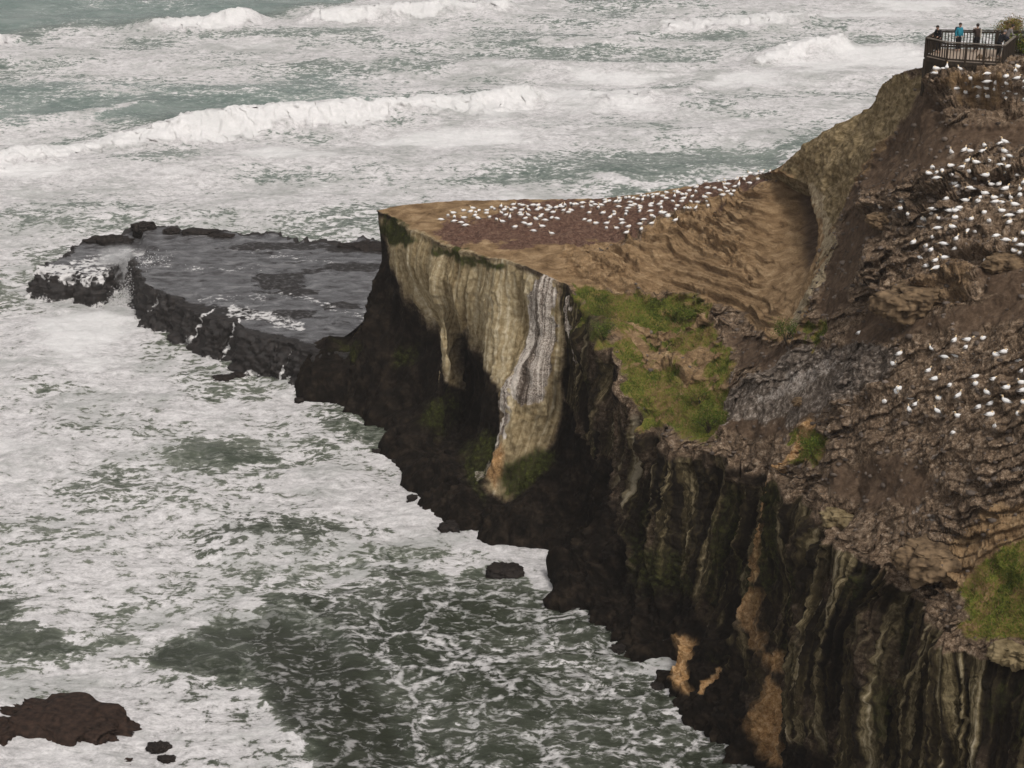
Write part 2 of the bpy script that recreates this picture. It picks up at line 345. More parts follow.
# ------------------------------------------------------------------ the headland
# cross sections from the tip to beyond the near end.  Each: waterline (px,py,z), three face points (px,py,recess),
# rim (px,py,z), then inland points (px,py,z) and the back rim (px,py,z)
SEC = [
 dict(W=(318, 352, 2.2), F=[(352, 337, 0), (376, 312, 0), (387, 270, 0)], R=(381, 212, 16.5), K=(386, 208.5, 16.6)),
 dict(W=(322, 408, -.2), F=[(362, 362, 0), (389, 316, 0), (396, 266, 0)], R=(392, 217, 16.6), K=(397, 206, 16.7)),
 dict(W=(374, 424, 0), F=[(402, 392, 0), (420, 340, 0), (410, 282, 0)], R=(410, 229, 16.9), K=(420, 203.5, 16.8)),
 dict(W=(402, 455, 0), F=[(428, 415, 0), (446, 366, -1.2), (437, 300, 0)], R=(440, 243, 17.1), K=(455, 201, 16.9)),
 dict(W=(416, 490, 0), F=[(446, 452, 3.0), (468, 398, 7.0), (470, 322, 2.0)], R=(474, 254, 17.2), K=(495, 200, 17)),
 dict(W=(438, 514, 0), F=[(474, 470, -.3), (490, 405, -.8), (494, 330, -.6)], R=(500, 262, 17.3), K=(530, 199.5, 17)),
 dict(W=(482, 534, 0), F=[(496, 495, -.8), (520, 420, -.9), (536, 345, -.6)], R=(546, 277, 17.3), K=(575, 199, 17)),
 dict(W=(540, 552, 0), F=[(560, 490, 1.4), (580, 410, 3.0), (585, 345, .6)], R=(583, 300, 16.8), K=(625, 196, 17.3)),
 dict(W=(580, 574, 0), F=[(594, 515, 2.2), (612, 452, 2.0), (613, 392, .2)], R=(610, 350, 16.0), A=(635, 300, 16.7), B=(655, 243, 17.6), C=(670, 206, 18), K=(680, 188, 18)),
 dict(W=(552, 602, 0), F=[(594, 565, 1.0), (622, 500, .5), (635, 440, 0)], R=(632, 395, 13.9), A=(660, 330, 15.6), B=(690, 265, 17.8), C=(712, 212, 18.9), K=(730, 180, 19.4)),
 dict(W=(600, 629, 0), F=[(632, 582, 0), (655, 528, .8), (668, 475, .4)], R=(660, 428, 13.5), A=(685, 345, 16), B=(725, 280, 18.4), C=(748, 222, 20.2), K=(765, 173, 22)),
 dict(W=(642, 660, 0), F=[(672, 618, .8), (692, 560, 0), (706, 500, 0)], R=(695, 455, 13.6), A=(725, 368, 16.5), B=(752, 300, 18.6), C=(783, 224, 20.8), K=(790, 160, 24.4)),
 dict(W=(700, 722, 0), F=[(720, 660, .6), (738, 600, .4), (754, 520, 0)], R=(750, 466, 14.6), A=(766, 385, 18), B=(790, 306, 20.6), C=(826, 214, 24.2), K=(824, 132, 27.6)),
 dict(W=(748, 772, 0), F=[(765, 705, -.5), (777, 620, -.4), (790, 540, 0)], R=(797, 484, 16.2), A=(816, 392, 20), B=(836, 300, 23.6), C=(856, 190, 28), K=(868, 109, 30)),
 dict(W=(806, 832, 0), F=[(818, 762, .8), (826, 680, .6), (832, 600, 0)], R=(836, 535, 16.8), A=(865, 425, 21.5), B=(880, 312, 25.5), C=(896, 190, 30), K=(888, 81, 33)),
 dict(W=(872, 905, 0), F=[(880, 832, -.5), (885, 742, -.3), (892, 655, 0)], R=(905, 592, 17), A=(925, 465, 21.6), B=(935, 335, 26.5), C=(940, 190, 31.4), K=(928, 66, 36)),
 dict(W=(962, 1000, 0), F=[(965, 900, .5), (965, 800, .4), (968, 712, 0)], R=(975, 645, 18), A=(990, 505, 22.2), B=(1000, 345, 27.4), C=(1005, 190, 32.3), K=(1005, 63, 36.8)),
 dict(W=(1080, 1110, 0), F=[(1080, 1000, 0), (1075, 880, 0), (1075, 775, 0)], R=(1080, 705, 19), A=(1090, 545, 23.2), B=(1095, 365, 28.4), C=(1095, 190, 33.2), K=(1100, 56, 37.3)),
 dict(W=(1220, 1270, 0), F=[(1215, 1120, 0), (1205, 980, 0), (1200, 860, 0)], R=(1200, 790, 20), A=(1210, 605, 24.2), B=(1210, 400, 29.4), C=(1210, 200, 34.2), K=(1200, 60, 37.6)),
 dict(W=(1420, 1450, 0), F=[(1415, 1270, 0), (1400, 1100, 0), (1390, 950, 0)], R=(1380, 880, 21), A=(1380, 660, 25.2), B=(1370, 430, 30.4), C=(1350, 210, 35), K=(1330, 55, 38)),
]
def cross(s):
    W = at(*s['W']); Rm = at(*s['R']); K = at(*s['K'])
    F = []
    for (px, py, rec), e in zip(s['F'], (.42, .72, .92)):
        F.append(at_y(px, py, W[1]+(Rm[1]-W[1])*e+rec))
    if 'A' in s: T = [at(*s['A']), at(*s['B']), at(*s['C'])]
    else: T = [Rm+(K-Rm)*f for f in (.3, .55, .8)]
    base = W+np.array((W[0]-Rm[0], W[1]-Rm[1], 0))*.25; base[2] = -4
    return base, W, F, Rm, T, K
def back(K, o):
    o = np.array(o)/np.linalg.norm(o)
    k2 = K+np.array((*o*3.0, 0)); k2[2] = K[2]*.72
    k3 = K+np.array((*o*6.5, 0)); k3[2] = K[2]*.3
    k4 = K+np.array((*o*9.0, 0)); k4[2] = -4
    return [k2, k3, k4]
rows = []
NS = len(SEC)
for i, s in enumerate(SEC):
    b, W, F, Rm, T, K = cross(s)
    f = i/(NS-1)
    rows.append([b, W, *F, Rm, *T, K, *back(K, (.25+.6*max(0, f-.5)*2, 1.0))])
# closing section at the tip
c0 = [p.copy() for p in rows[0]]
tipx = np.array((-.5, .5, 0))
Rm = c0[5]+tipx*.6
cl = [c0[0]+tipx, c0[1]+tipx, c0[2]+tipx, c0[3]+tipx, c0[4]+tipx, Rm, Rm, Rm, Rm, Rm, c0[4]+tipx, c0[3]+tipx, c0[0]+tipx]
rows = [cl]+rows
NET = np.array(rows)                           # (sections, 13, 3)

def crom(P, t, axis=0):
    """Catmull-Rom along axis 0 at params t"""
    n = len(P); i = np.clip(np.floor(t).astype(int), 0, n-2); f = (t-i)
    f = f.reshape((-1,)+(1,)*(P.ndim-1))
    p0 = P[np.clip(i-1, 0, n-1)]; p1 = P[i]; p2 = P[i+1]; p3 = P[np.clip(i+2, 0, n-1)]
    return .5*((2*p1)+(-p0+p2)*f+(2*p0-5*p1+4*p2-p3)*f*f+(-p0+3*p1-3*p2+p3)*f**3)
# sample density follows what can be seen
seclen = [10]+[int(max(26, 1.35*np.hypot(*(np.array(SEC[i+1]['R'][:2])-np.array(SEC[i]['R'][:2])))+.35*np.hypot(*(np.array(SEC[i+1]['W'][:2])-np.array(SEC[i]['W'][:2]))))) for i in range(NS-1)]
seclen[-1] = 30; seclen[-2] = 60
tu = np.concatenate([np.arange(n)/n+i for i, n in enumerate(seclen)]+[[len(seclen)]])
face_t = np.concatenate([np.linspace(0, 1, 6)[:-1], np.linspace(1, 5, 250)])
top_t = np.linspace(0, 4, 400)[1:]
back_t = np.linspace(0, 3, 24)[1:]
U = crom(NET, tu)                              # (nu,13,3)
Ut = np.swapaxes(U, 0, 1)
face = crom(Ut[:6], face_t); top = crom(Ut[5:10], top_t); bk = crom(Ut[9:13], back_t)
P = np.swapaxes(np.concatenate((face, top, bk), 0), 0, 1).copy()      # (nu, nv, 3)
NF, NTP = len(face_t), len(top_t)
nu, nv = P.shape[:2]
def normals(P):
    du = np.gradient(P, axis=0); dv = np.gradient(P, axis=1)
    n = np.cross(du, dv); n /= np.linalg.norm(n, axis=2, keepdims=True)+1e-9
    return n
N = normals(P)
if N[nu//2, NF+NTP//2, 2] < 0: N = -N; FLIP = True
else: FLIP = False
cx, cy, _ = proj(P)                            # chart coordinates of the smooth surface
isface = np.zeros((nu, nv), np.float32); isface[:, :NF] = 1
vv = np.arange(nv)
rimdist = np.abs(vv-NF)[None, :].astype(np.float32)
isback = np.zeros((nu, nv), np.float32); isback[:, NF+NTP:] = 1
istop = 1-isface-isback
arc = np.concatenate(([0], np.cumsum(np.linalg.norm(np.diff(P[:, NF//2], axis=0), axis=1))))
x, y, z = P[..., 0], P[..., 1], P[..., 2]
# warp chart a little so region borders are ragged
wx = cx+7*fbm(x, y, z, .35, 4, 11)+3*fbm(x, y, z, 1.4, 3, 12); wy = cy+7*fbm(x, y, z, .35, 4, 13)+3*fbm(x, y, z, 1.4, 3, 14)
def tm(pts, soft=6): return poly(wx, wy, pts, soft)
m_colony = istop*tm([(430, 240), (444, 222), (520, 203), (640, 197), (762, 174), (768, 182), (718, 206), (690, 215), (640, 236), (580, 252), (540, 250), (500, 244), (455, 248)], 6)
m_flat = istop*tm([(370, 180), (640, 170), (700, 165), (700, 200), (640, 235), (590, 262), (600, 290), (540, 290), (440, 255), (380, 225)], 8)
m_ledge = istop*tm([(570, 286), (640, 294), (712, 300), (738, 365), (722, 420), (690, 447), (655, 424), (625, 372), (598, 330)], 9)
m_layer = istop*tm([(545, 275), (590, 262), (640, 241), (690, 214), (770, 183), (770, 165), (835, 125), (880, 105), (905, 120), (865, 180), (842, 210), (822, 262), (795, 330), (770, 338), (748, 318), (700, 300), (640, 296), (590, 286)], 6)
m_olive = istop*tm([(785, 165), (800, 145), (835, 118), (880, 84), (920, 70), (930, 78), (915, 115), (880, 150), (850, 195), (835, 235), (815, 205), (800, 180)], 7)
m_grass = np.maximum(tm([(570, 286), (600, 290), (640, 298), (708, 302), (716, 325), (738, 365), (722, 400), (716, 440), (690, 447), (655, 424), (625, 372), (598, 330)], 7),
          np.maximum(tm([(955, 590), (985, 560), (1030, 540), (1070, 545), (1100, 585), (1075, 640), (1040, 655), (985, 640)], 10), .8*tm([(788, 432), (812, 428), (826, 448), (818, 470), (795, 466)], 5)))
m_grass = np.maximum(m_grass, .75*tm([(808, 322), (826, 316), (830, 340), (815, 356), (800, 350)], 5))
m_grey = istop*tm([(722, 395), (790, 352), (845, 345), (905, 345), (895, 375), (850, 400), (800, 420), (740, 425), (715, 430)], 8)
m_grass = m_grass*(.30+.70*sstep(-.52, -.08, fbm(x, y, z, .32, 4, 15)+.35*fbm(x, y, z, 1.3, 3, 16)))
m_slope = istop*(1-np.maximum.reduce([m_colony, m_flat, m_layer, m_olive, np.clip(m_grass, 0, 1)]))
m_dirt = m_slope*np.maximum.reduce([tm([(905, 108), (935, 92), (945, 128), (1040, 122), (1040, 142), (975, 146), (915, 176), (868, 196), (842, 225), (838, 215), (862, 178)], 8), tm([(845, 335), (872, 308), (910, 312), (985, 306), (1040, 285), (1040, 318), (985, 328), (920, 326), (880, 342), (850, 348)], 8),
    .9*tm([(838, 222), (862, 205), (880, 232), (862, 262), (850, 300), (830, 330), (822, 300)], 9), tm([(740, 395), (800, 378), (840, 372), (836, 400), (800, 425), (740, 440), (715, 420)], 9), .8*tm([(985, 262), (1040, 262), (1040, 300), (985, 300)], 9), .8*tm([(840, 460), (900, 452), (935, 480), (905, 520), (850, 500), (820, 480)], 12), tm([(735, 330), (770, 342), (800, 350), (770, 372), (735, 360)], 6)])
m_rock = m_slope*(1-m_dirt)

m_rib = istop*stroke(wx, wy, [(817, 188), (824, 215), (828, 248), (822, 272), (808, 298), (791, 328)], 5, 7)
# ---- geometric detail
amp = sstep(0, 13, np.arange(nu)).reshape(-1, 1)*1.0
fl = ridge(x*.42, y*.42, z*.016, 1.0, 4, 21)                         # vertical flutes
fl2 = ridge(x*1.5, y*1.5, z*.05, 1.0, 3, 22)
f3 = fbm(x, y, z*.25, .8, 5, 23); f4 = fbm(x, y, z, 2.6, 4, 24)
strat = ridge(x*.12, y*.12, z*1.1+.15*x, 1.0, 3, 25)
low = 1-sstep(0, 7, z)
secu = np.interp(np.arange(nu), np.arange(nu), tu).reshape(-1, 1)
near = sstep(7.5, 10, secu)*np.ones((1, nv), np.float32)                # 1 on the near half, 0 at the tip
d_face = isface*amp*((.60+.75*near)*fl+(.22+.22*near)*fl2+(.30-.14*near)*f3+(.08+.10*near)*f4+(.10+.08*near)*strat*(1-low)+.13*near*np.minimum(0, ridge(x, y, z*.7, .9, 4, 28, .6))+low*(.34*fbm(x, y, z*.5, .5, 3, 26)+.05*ridge(x, y, z, .9, 3, 27)))
d_face += isface*amp*(1-.4*near)*1.15*fbm(x*.9, y*.9, z*.55, .21, 2, 29)*sstep(8, 60, rimdist)
d_face *= 1-.6*np.exp(-rimdist/10)
d = d_face
hum = fbm(x, y, z, .5, 4, 31); rough3 = fbm(x, y, z, 1.7, 4, 32)
pits = np.minimum(0, ridge(x, y, z, .75, 4, 37, .6)-.05)
clod = fbm(x, y, z, 1.1, 5, 38, .62)
d = d+istop*(.05*rough3*m_flat+.12*rough3*m_colony+m_layer*(.13*hum+.04*rough3)*(1-.5*m_olive)+m_olive*(.34*hum+.08*rough3)+np.clip(m_grass, 0, 1)*(.34*hum+.16*rough3))
# bedding: saw-toothed ledges that follow the beds across the slope (chart direction), raised along the normal
def saw(q, k=.82):
    f = q-np.floor(q); return np.where(f < k, f/k, (1-f)/(1-k))
wob = fbm(x, y, z, .18, 4, 41); wob2 = fbm(x, y, z, .6, 3, 42)
qa = (cy-.42*cx)/15+.42*wob+.05*wob2
qb = (cy-.42*cx)/6.0+.75*wob+.08*wob2
rbk = sstep(0, 34, np.maximum(0, NF+NTP-vv))[None, :]*np.ones((nu, 1))
nrib = 1-istop*stroke(cx, cy, [(812, 180), (822, 215), (826, 248), (818, 275), (804, 302), (788, 332)], 12, 12)
d += m_layer*rbk*nrib*(1-m_olive)*((.50+.25*wob)*saw(qa, .9)+.15*saw(qb))
qo = (cy+.25*cx)/22+1.2*wob+.3*wob2; d += m_olive*rbk*(.12*saw(qo, .6)+.06*saw(qo*2.7, .6))
qs = (cy+.30*cx)/26+1.1*wob+.18*wob2; qs2 = (cy+.36*cx)/9+1.3*wob+.2*wob2
patch = sstep(-.3, .35, fbm(x, y, 0*z, .13, 3, 45))
d += m_slope*(.24*hum+.04*rough3)+m_rock*(.24*clod+.30*pits+.04*fbm(x, y, z, 5, 3, 34, .6))
hd = rbk*(1-.65*sstep(1030, 1110, cx))*m_rock*((.30+.75*patch)*saw(qs, .9)+(.15+.32*patch)*saw(qs2, .88))
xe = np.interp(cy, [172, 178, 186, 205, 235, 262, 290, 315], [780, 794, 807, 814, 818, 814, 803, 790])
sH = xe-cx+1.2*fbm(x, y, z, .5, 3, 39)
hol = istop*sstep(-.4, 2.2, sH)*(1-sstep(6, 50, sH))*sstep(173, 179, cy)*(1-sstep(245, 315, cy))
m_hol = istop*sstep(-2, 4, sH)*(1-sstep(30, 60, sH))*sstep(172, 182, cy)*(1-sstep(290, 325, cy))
hol_d = np.maximum(m_hol*0, .85*sstep(.25, .8, hol))  # colour mask for the shade under the hollow's overhang
d *= (1-.8*m_hol)
P = P+N*d[..., None]+hd[..., None]*np.array((-.25, -.9, .28))+hol[..., None]*np.array((2.6, 4.6, -.5))
x, y, z = P[..., 0], P[..., 1], P[..., 2]
# the rim wanders: one vector field moves face and top together
wr = np.exp(-(rimdist/70)**2)*(.28+1.0*near)*amp
for k_, sd_n in ((0, 46), (1, 47), (2, 48)):
    P[..., k_] += wr*(1.1*fbm(x, y, z*.15, .22, 3, sd_n)+.5*ridge(x, y, z*.25, .5, 3, sd_n+10))*(1, 1, .55)[k_]
# individual overhanging ledges: lip line (chart), height m, run upslope px
LEDGE = [([(934, 100), (960, 101), (985, 106), (1012, 110), (1040, 104)], 2.0, 36), ([(865, 213), (882, 219), (897, 213), (912, 203), (935, 200), (965, 190)], 1.1, 22),
         ([(868, 287), (890, 299), (915, 303), (945, 296), (972, 288), (990, 280)], 1.3, 34), ([(955, 247), (975, 253), (1000, 256), (1040, 258)], .9, 24),
         ([(968, 176), (990, 170), (1012, 168), (1040, 165)], .8, 16), ([(922, 192), (945, 188), (962, 190)], .7, 14), ([(826, 408), (850, 408), (880, 398)], .55, 14),
         ([(895, 578), (920, 566), (945, 572), (955, 580)], .8, 30), ([(640, 335), (665, 352), (690, 345), (720, 330)], .5, 14),
         ([(655, 362), (685, 372), (700, 384)], .5, 16), ([(620, 245), (690, 222), (738, 206)], .7, 20), ([(690, 232), (720, 250), (745, 262), (752, 285)], .7, 16), ([(575, 268), (630, 292), (680, 318), (735, 322)], .6, 16), ([(560, 255), (600, 262), (640, 268)], .4, 14)]
wl = 6*fbm(x, y, z, .4, 3, 51); lifts = np.zeros_like(z)
for pts, h, L in LEDGE:
    pts = np.array(pts, float); x0, x1 = pts[0, 0], pts[-1, 0]
    ye = np.interp(wx, pts[:, 0], pts[:, 1]); dd = ye-cy+wl
    w_ = sstep(x0-6, x0+6, wx)*(1-sstep(x1-6, x1+6, wx))*istop
    lift = h*w_*np.where(dd > 0, np.exp(-(np.maximum(dd, 0)/L)**1.5), 0)*sstep(0, 8, dd)*(.75+.5*clod)
    P += N*(lift*.8)[..., None]; P[..., 1] -= lift*.45
    lifts = np.maximum(lifts, w_*np.exp(-(dd/14)**2))
    under = .4*h*w_*np.exp(-((dd+4)/5)**2)*(dd <= 0)
    P -= N*under[..., None]
Pq = P.copy(); xq, yq, zq = Pq[..., 0], Pq[..., 1], Pq[..., 2]
P += N*(lifts*(.40*fbm(xq, yq, zq, .9, 4, 57)+.18*ridge(xq, yq, zq*1.6, 1.3, 3, 58)))[..., None]
P[..., 1] -= lifts*.35*fbm(xq, yq, zq*1.5, .8, 4, 59)
# turf lip along the flat's front edge
lip = np.exp(-((vv-NF-1)/6.0)**2)[None, :]*sstep(4, 60, np.arange(nu)).reshape(-1, 1)*(cx < 600)
P += N*(lip*(.18+.12*fbm(x, y, z, .9, 3, 61)))[..., None]

# ---- where the gannets sit (chart points read along the slope)
def zp(ox, oy, sc, L): return [(ox+a/sc, oy+b/sc) for a, b in L]
B_DECK = zp(924, 60, 10.24, [(125,105),(185,100),(222,114),(105,145),(368,105),(650,165),(488,215),(620,222),(328,308),(435,352),(572,295),(645,300),(725,312),(830,190),(930,128),(945,200),(860,255),(880,330),(660,395),(820,390),(1015,245),(960,85)])
B_MID = zp(924, 130, 10.24, [(620,180),(780,160),(475,235),(595,235),(825,238),(430,318),(530,348),(670,338),(805,318),(275,368),(385,395),(85,405),(185,435),(40,455),(275,485),(125,508),(625,485),(535,512),(690,568),(490,612),(630,658),(800,685),(820,615),(940,468),(1010,565),(980,640),(970,695),(545,755),(725,755),(275,270)]) \
  + zp(924, 200, 10.24, [(930,65),(90,112),(262,120),(612,145),(800,130),(158,205),(320,195),(478,212),(660,232),(868,248),(8,210),(5,280),(130,288),(285,298),(88,390),(325,428),(208,462),(20,478),(70,530),(320,510),(205,598),(130,702),(932,415),(990,478),(20,685)]) \
  + zp(830, 150, 10.24, [(730,535),(940,710),(1000,250)]) + zp(830, 220, 10.24, [(925,75)])
B_PAIR = zp(830, 150, 10.24, [(520,595),(660,632),(715,612)])
B_LOW = zp(924, 325, 10.24, [(300,175),(85,255),(205,338),(425,240),(605,152),(810,300),(945,378),(1000,485),(40,482),(510,540),(525,612),(705,580),(835,658),(640,705),(1010,690),(1005,605)]) \
  + zp(840, 325, 10.24, [(610,668),(570,700),(615,308)]) + zp(870, 390, 6.65, [(95,88),(300,108),(460,65),(580,58),(448,155),(590,185),(550,295),(720,125),(795,178),(905,88),(985,168),(822,262)])
B_LONE = zp(840, 325, 10.24, [(190,98)])
B_FLAT = zp(430, 190, 10.24, [(118,312),(185,270),(240,245),(250,285),(242,325),(320,340),(355,295),(362,370),(345,220),(410,232),(445,198),(500,218),(462,238),(460,272),(492,292),(575,218),(578,248),(612,285),(632,188),(665,208),(725,172),(785,192),(755,215),(735,245),(775,268),(680,305),(818,298),(748,332),(850,160),(868,200),(835,225),(918,160),(945,165),(995,180),(935,212),(925,240),(930,262),(870,382),(975,302),(968,340),(1015,220),(1010,275),(1015,370)]) \
  + zp(520, 185, 10.24, [(75,235),(130,215),(180,215),(115,268),(170,260),(205,248),(10,310),(95,325),(55,352),(225,318),(205,335),(165,360),(50,390),(100,405),(108,435),(230,432),(145,480),(262,370),(318,342),(380,352),(325,502),(290,225),(310,240),(285,268),(365,232),(335,290),(412,218),(430,232),(465,218),(437,272),(425,285),(525,265),(497,288),(525,205),(548,210),(580,208),(635,192),(640,238),(735,185),(730,228),(765,210),(705,295),(657,362),(712,380),(778,402),(800,242),(835,215),(870,165),(870,190),(912,165),(850,298),(885,402),(885,450),(920,342),(965,285),(955,312)]) \
  + zp(600, 180, 10.24, [(50,215),(45,245),(15,268),(95,212),(160,232),(195,238),(188,282),(30,350),(150,332),(135,358),(100,392),(65,455),(65,500),(225,412),(222,455),(280,482),(170,505),(270,540),(265,362),(272,330),(285,298),(310,270),(315,235),(355,258),(410,278),(410,300),(405,332),(430,218),(438,418),(395,462),(520,250),(520,275),(525,325),(525,368),(555,392),(530,455),(430,522),(378,192),(420,170),(455,170),(490,170),(540,160),(540,185),(585,150),(622,230),(608,262),(625,290),(620,330),(645,350),(690,385),(690,365),(640,175),(682,140),(682,200),(760,180),(742,210),(770,125),(800,135),(845,158),(880,158),(855,205),(832,228),(785,265),(782,300),(775,418),(200,200),(260,195),(300,190),(340,190)]) \
  + zp(680, 160, 10.24, [(40,365),(92,310),(160,335),(160,290),(120,385),(28,420),(245,380),(110,435),(175,445),(45,502),(95,500),(155,515),(280,428),(285,470),(288,338),(280,292),(258,232),(350,300),(400,305),(460,310),(485,335),(390,218),(465,225),(465,255),(495,258),(575,210),(557,265),(605,262),(435,375),(555,325),(525,350),(655,205),(670,180),(715,148),(785,165),(795,205),(820,140),(895,155),(912,128),(715,245)])
def dedupe(L, d=2.6):
    out = []
    for p in L:
        if all((p[0]-q[0])**2+(p[1]-q[1])**2*1.6 > d*d for q in out): out.append(p)
    return out
def fill(poly_, n, base, d):
    r = random.Random(21); xs = [p[0] for p in poly_]; ys = [p[1] for p in poly_]; out = []; tries = 0
    while len(out) < n and tries < 4000:
        tries += 1; q = (r.uniform(min(xs), max(xs)), r.uniform(min(ys), max(ys)))
        inside = False
        for i in range(len(poly_)):
            (ax, ay), (bx, by) = poly_[i], poly_[(i+1) % len(poly_)]
            if (ay > q[1]) != (by > q[1]) and q[0] < (bx-ax)*(q[1]-ay)/(by-ay)+ax: inside = not inside
        if inside and all((q[0]-p[0])**2+1.5*(q[1]-p[1])**2 > d*d for p in base+out): out.append(q)
    return out
B_MID += fill([(928, 158), (1024, 136), (1024, 262), (962, 262), (912, 268), (905, 216), (925, 200)], 34, B_MID, 5.5)
B_LOW += fill([(893, 352), (960, 335), (1024, 338), (1024, 428), (930, 428), (888, 398)], 10, B_LOW+B_LONE, 6.5)
B_DECK += fill([(985, 78), (1024, 78), (1024, 108), (968, 100)], 6, B_DECK, 5)
fx_, fy_, fw_ = [a.reshape(-1) for a in proj(P)]
V = P.reshape(-1, 3); top_idx = np.where(istop.reshape(-1) > 0)[0]
tx, ty, tw = fx_[top_idx], fy_[top_idx], fw_[top_idx]
def ground(px, py, rad=1.6):
    """index of the surface vertex met at a chart point"""
    d2 = (tx-px)**2+(ty-py)**2
    c = np.where(d2 < rad*rad)[0]
    if len(c) == 0: return top_idx[np.argmin(d2)]
    near = c[tw[c] < tw[c].min()+.6]
    return top_idx[near[np.argmin(d2[near])]]
BIRDS = {}
Zflat = P.reshape(-1, 3)
nest = np.zeros(nu*nv, np.float32)
for key, L, rr in (('deck', B_DECK, 2.6), ('mid', B_MID, 3.2), ('pair', B_PAIR, 3), ('low', B_LOW, 3.4), ('lone', B_LONE, 3), ('flat', B_FLAT, 2.3)):
    L = dedupe(L, rr); out = []
    for (px, py) in L:
        i = ground(px, py+(1.0 if key == 'flat' else 1.6)); p = Zflat[i].copy()
        sel = top_idx[np.abs(tx-px) < 22]
        dd = (Zflat[sel, 0]-p[0])**2+(Zflat[sel, 1]-p[1])**2+((Zflat[sel, 2]-p[2])*.7)**2
        nm = np.exp(-dd/((.30 if key == 'flat' else .40)**2)); nest[sel] = np.maximum(nest[sel], nm)
        out.append(p)
    BIRDS[key] = out
P[..., 2] += (nest.reshape(nu, nv))*.12

# ---- ground type masks
px, py = wx, wy
gx_, gy_ = cx+2.5*fbm(x, y, z, .5, 3, 12), cy+2.5*fbm(x, y, z, .5, 3, 14)
def fm_(pts, soft=9): return poly(gx_, gy_, pts, soft)
m_cream = fm_([(380, 213), (410, 228), (440, 243), (500, 262), (548, 278), (562, 287), (566, 330), (562, 380), (562, 398), (556, 440), (530, 470), (506, 500), (488, 492), (500, 446), (506, 415), (500, 390), (484, 362), (472, 326), (460, 340), (462, 388), (446, 382), (434, 348), (414, 306), (397, 262)], 9)
m_cream = np.maximum(m_cream, .0)
m_strip = isface*tm([(612, 380), (660, 432), (720, 470), (800, 490), (850, 540), (910, 595), (1000, 660), (1100, 720), (1060, 1000), (860, 900), (790, 770), (745, 700), (690, 640), (640, 560), (618, 470)], 14)
m_strip = np.maximum(m_strip, isface*tm([(556, 284), (590, 298), (606, 335), (622, 400), (640, 470), (600, 450), (575, 410), (560, 390)], 6))
m_strip *= .55+.45*sstep(-.3, .3, fbm(x, y, z, .28, 3, 71))
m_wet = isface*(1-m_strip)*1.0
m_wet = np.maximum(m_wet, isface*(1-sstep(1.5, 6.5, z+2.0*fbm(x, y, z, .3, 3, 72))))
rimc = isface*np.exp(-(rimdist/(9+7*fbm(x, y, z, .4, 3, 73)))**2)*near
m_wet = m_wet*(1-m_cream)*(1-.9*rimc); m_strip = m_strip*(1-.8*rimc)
m_guano = np.maximum.reduce([.9*tm([(534, 282), (552, 288), (566, 330), (556, 370), (540, 402), (524, 410), (516, 380), (524, 330)], 5), stroke(px, py, [(516, 385), (512, 420), (500, 450), (488, 476)], 4, 5)*.8, .9*stroke(px, py, [(570, 300), (585, 340), (590, 380)], 3, 6),
    .62*istop*tm([(755, 398), (790, 372), (830, 356), (850, 362), (800, 392), (770, 405)], 4), .6*stroke(px, py, [(850, 405), (825, 412), (800, 430)], 1.5, 3), .5*stroke(px, py, [(1024, 462), (985, 475), (940, 505), (900, 530)], 1.6, 3)*istop, .45*stroke(px, py, [(905, 520), (935, 470), (950, 440)], 2, 4)*istop])
m_moss = np.maximum.reduce([.8*tm([(500, 470), (540, 440), (560, 455), (530, 490), (505, 500)], 8), .55*tm([(335, 345), (355, 342), (368, 352), (350, 360)], 6), .5*tm([(395, 350), (412, 340), (408, 362), (398, 366)], 6), .6*tm([(425, 400), (450, 385), (462, 405), (440, 440), (420, 430)], 10),
    .85*tm([(384, 212), (412, 229), (420, 243), (412, 250), (392, 242), (384, 230)], 5), .75*stroke(px, py, [(440, 250), (475, 262), (505, 270)], 4, 6), .5*tm([(630, 530), (680, 545), (690, 590), (640, 590)], 16), .55*tm([(480, 440), (495, 430), (505, 460), (485, 500), (470, 480)], 8), .6*tm([(585, 300), (605, 290), (620, 330), (600, 350)], 8)])
m_moss = np.maximum(m_moss, .46*m_strip*sstep(.15, .55, fbm(x*1.4, y*1.4, z*.35, .3, 4, 74)))
m_och = np.maximum.reduce([.95*stroke(gx_, gy_, [(812, 425), (797, 448), (787, 468), (778, 500), (774, 535)], 3.6, 6), .9*fm_([(676, 640), (692, 640), (690, 668), (694, 700), (680, 690), (672, 660)], 7), .95*fm_([(770, 676), (786, 690), (778, 730), (770, 768), (752, 755), (752, 725), (764, 705)], 8), .8*fm_([(766, 655), (788, 650), (786, 672), (770, 672)], 6), .75*stroke(gx_, gy_, [(727, 672), (718, 688), (713, 700)], 2.5, 3), .8*fm_([(488, 470), (505, 440), (508, 455), (494, 490)], 4), .5*stroke(px, py, [(772, 530), (770, 580), (768, 640)], 6, 8)])
m_olive2 = np.clip(m_olive, 0, 1)*(1-m_hol)
m_tan = np.maximum.reduce([m_layer, m_flat, m_hol, .62*m_ledge, .7*istop*tm([(795, 300), (820, 268), (812, 330), (785, 345), (772, 335)], 4)])
m_tan = np.maximum(m_tan, .5*istop*tm([(915, 290), (955, 255), (985, 270), (970, 300), (930, 303)], 8))
m_tan = np.maximum(m_tan, .62*istop*tm([(935, 92), (960, 88), (1015, 98), (1010, 108), (960, 105)], 5))
m_tan = np.maximum(m_tan, .72*tm([(900, 565), (1000, 500), (1200, 480), (1200, 560), (960, 590), (905, 595)], 12)*istop)
m_bk = isback
m_dirt = np.maximum(m_dirt, hol_d)  # hollow's overhang shade painted in, sharing the bare-earth channel
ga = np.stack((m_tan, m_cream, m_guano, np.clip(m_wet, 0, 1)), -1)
gb = np.stack((m_grass, m_moss, m_och, m_colony*.80), -1)
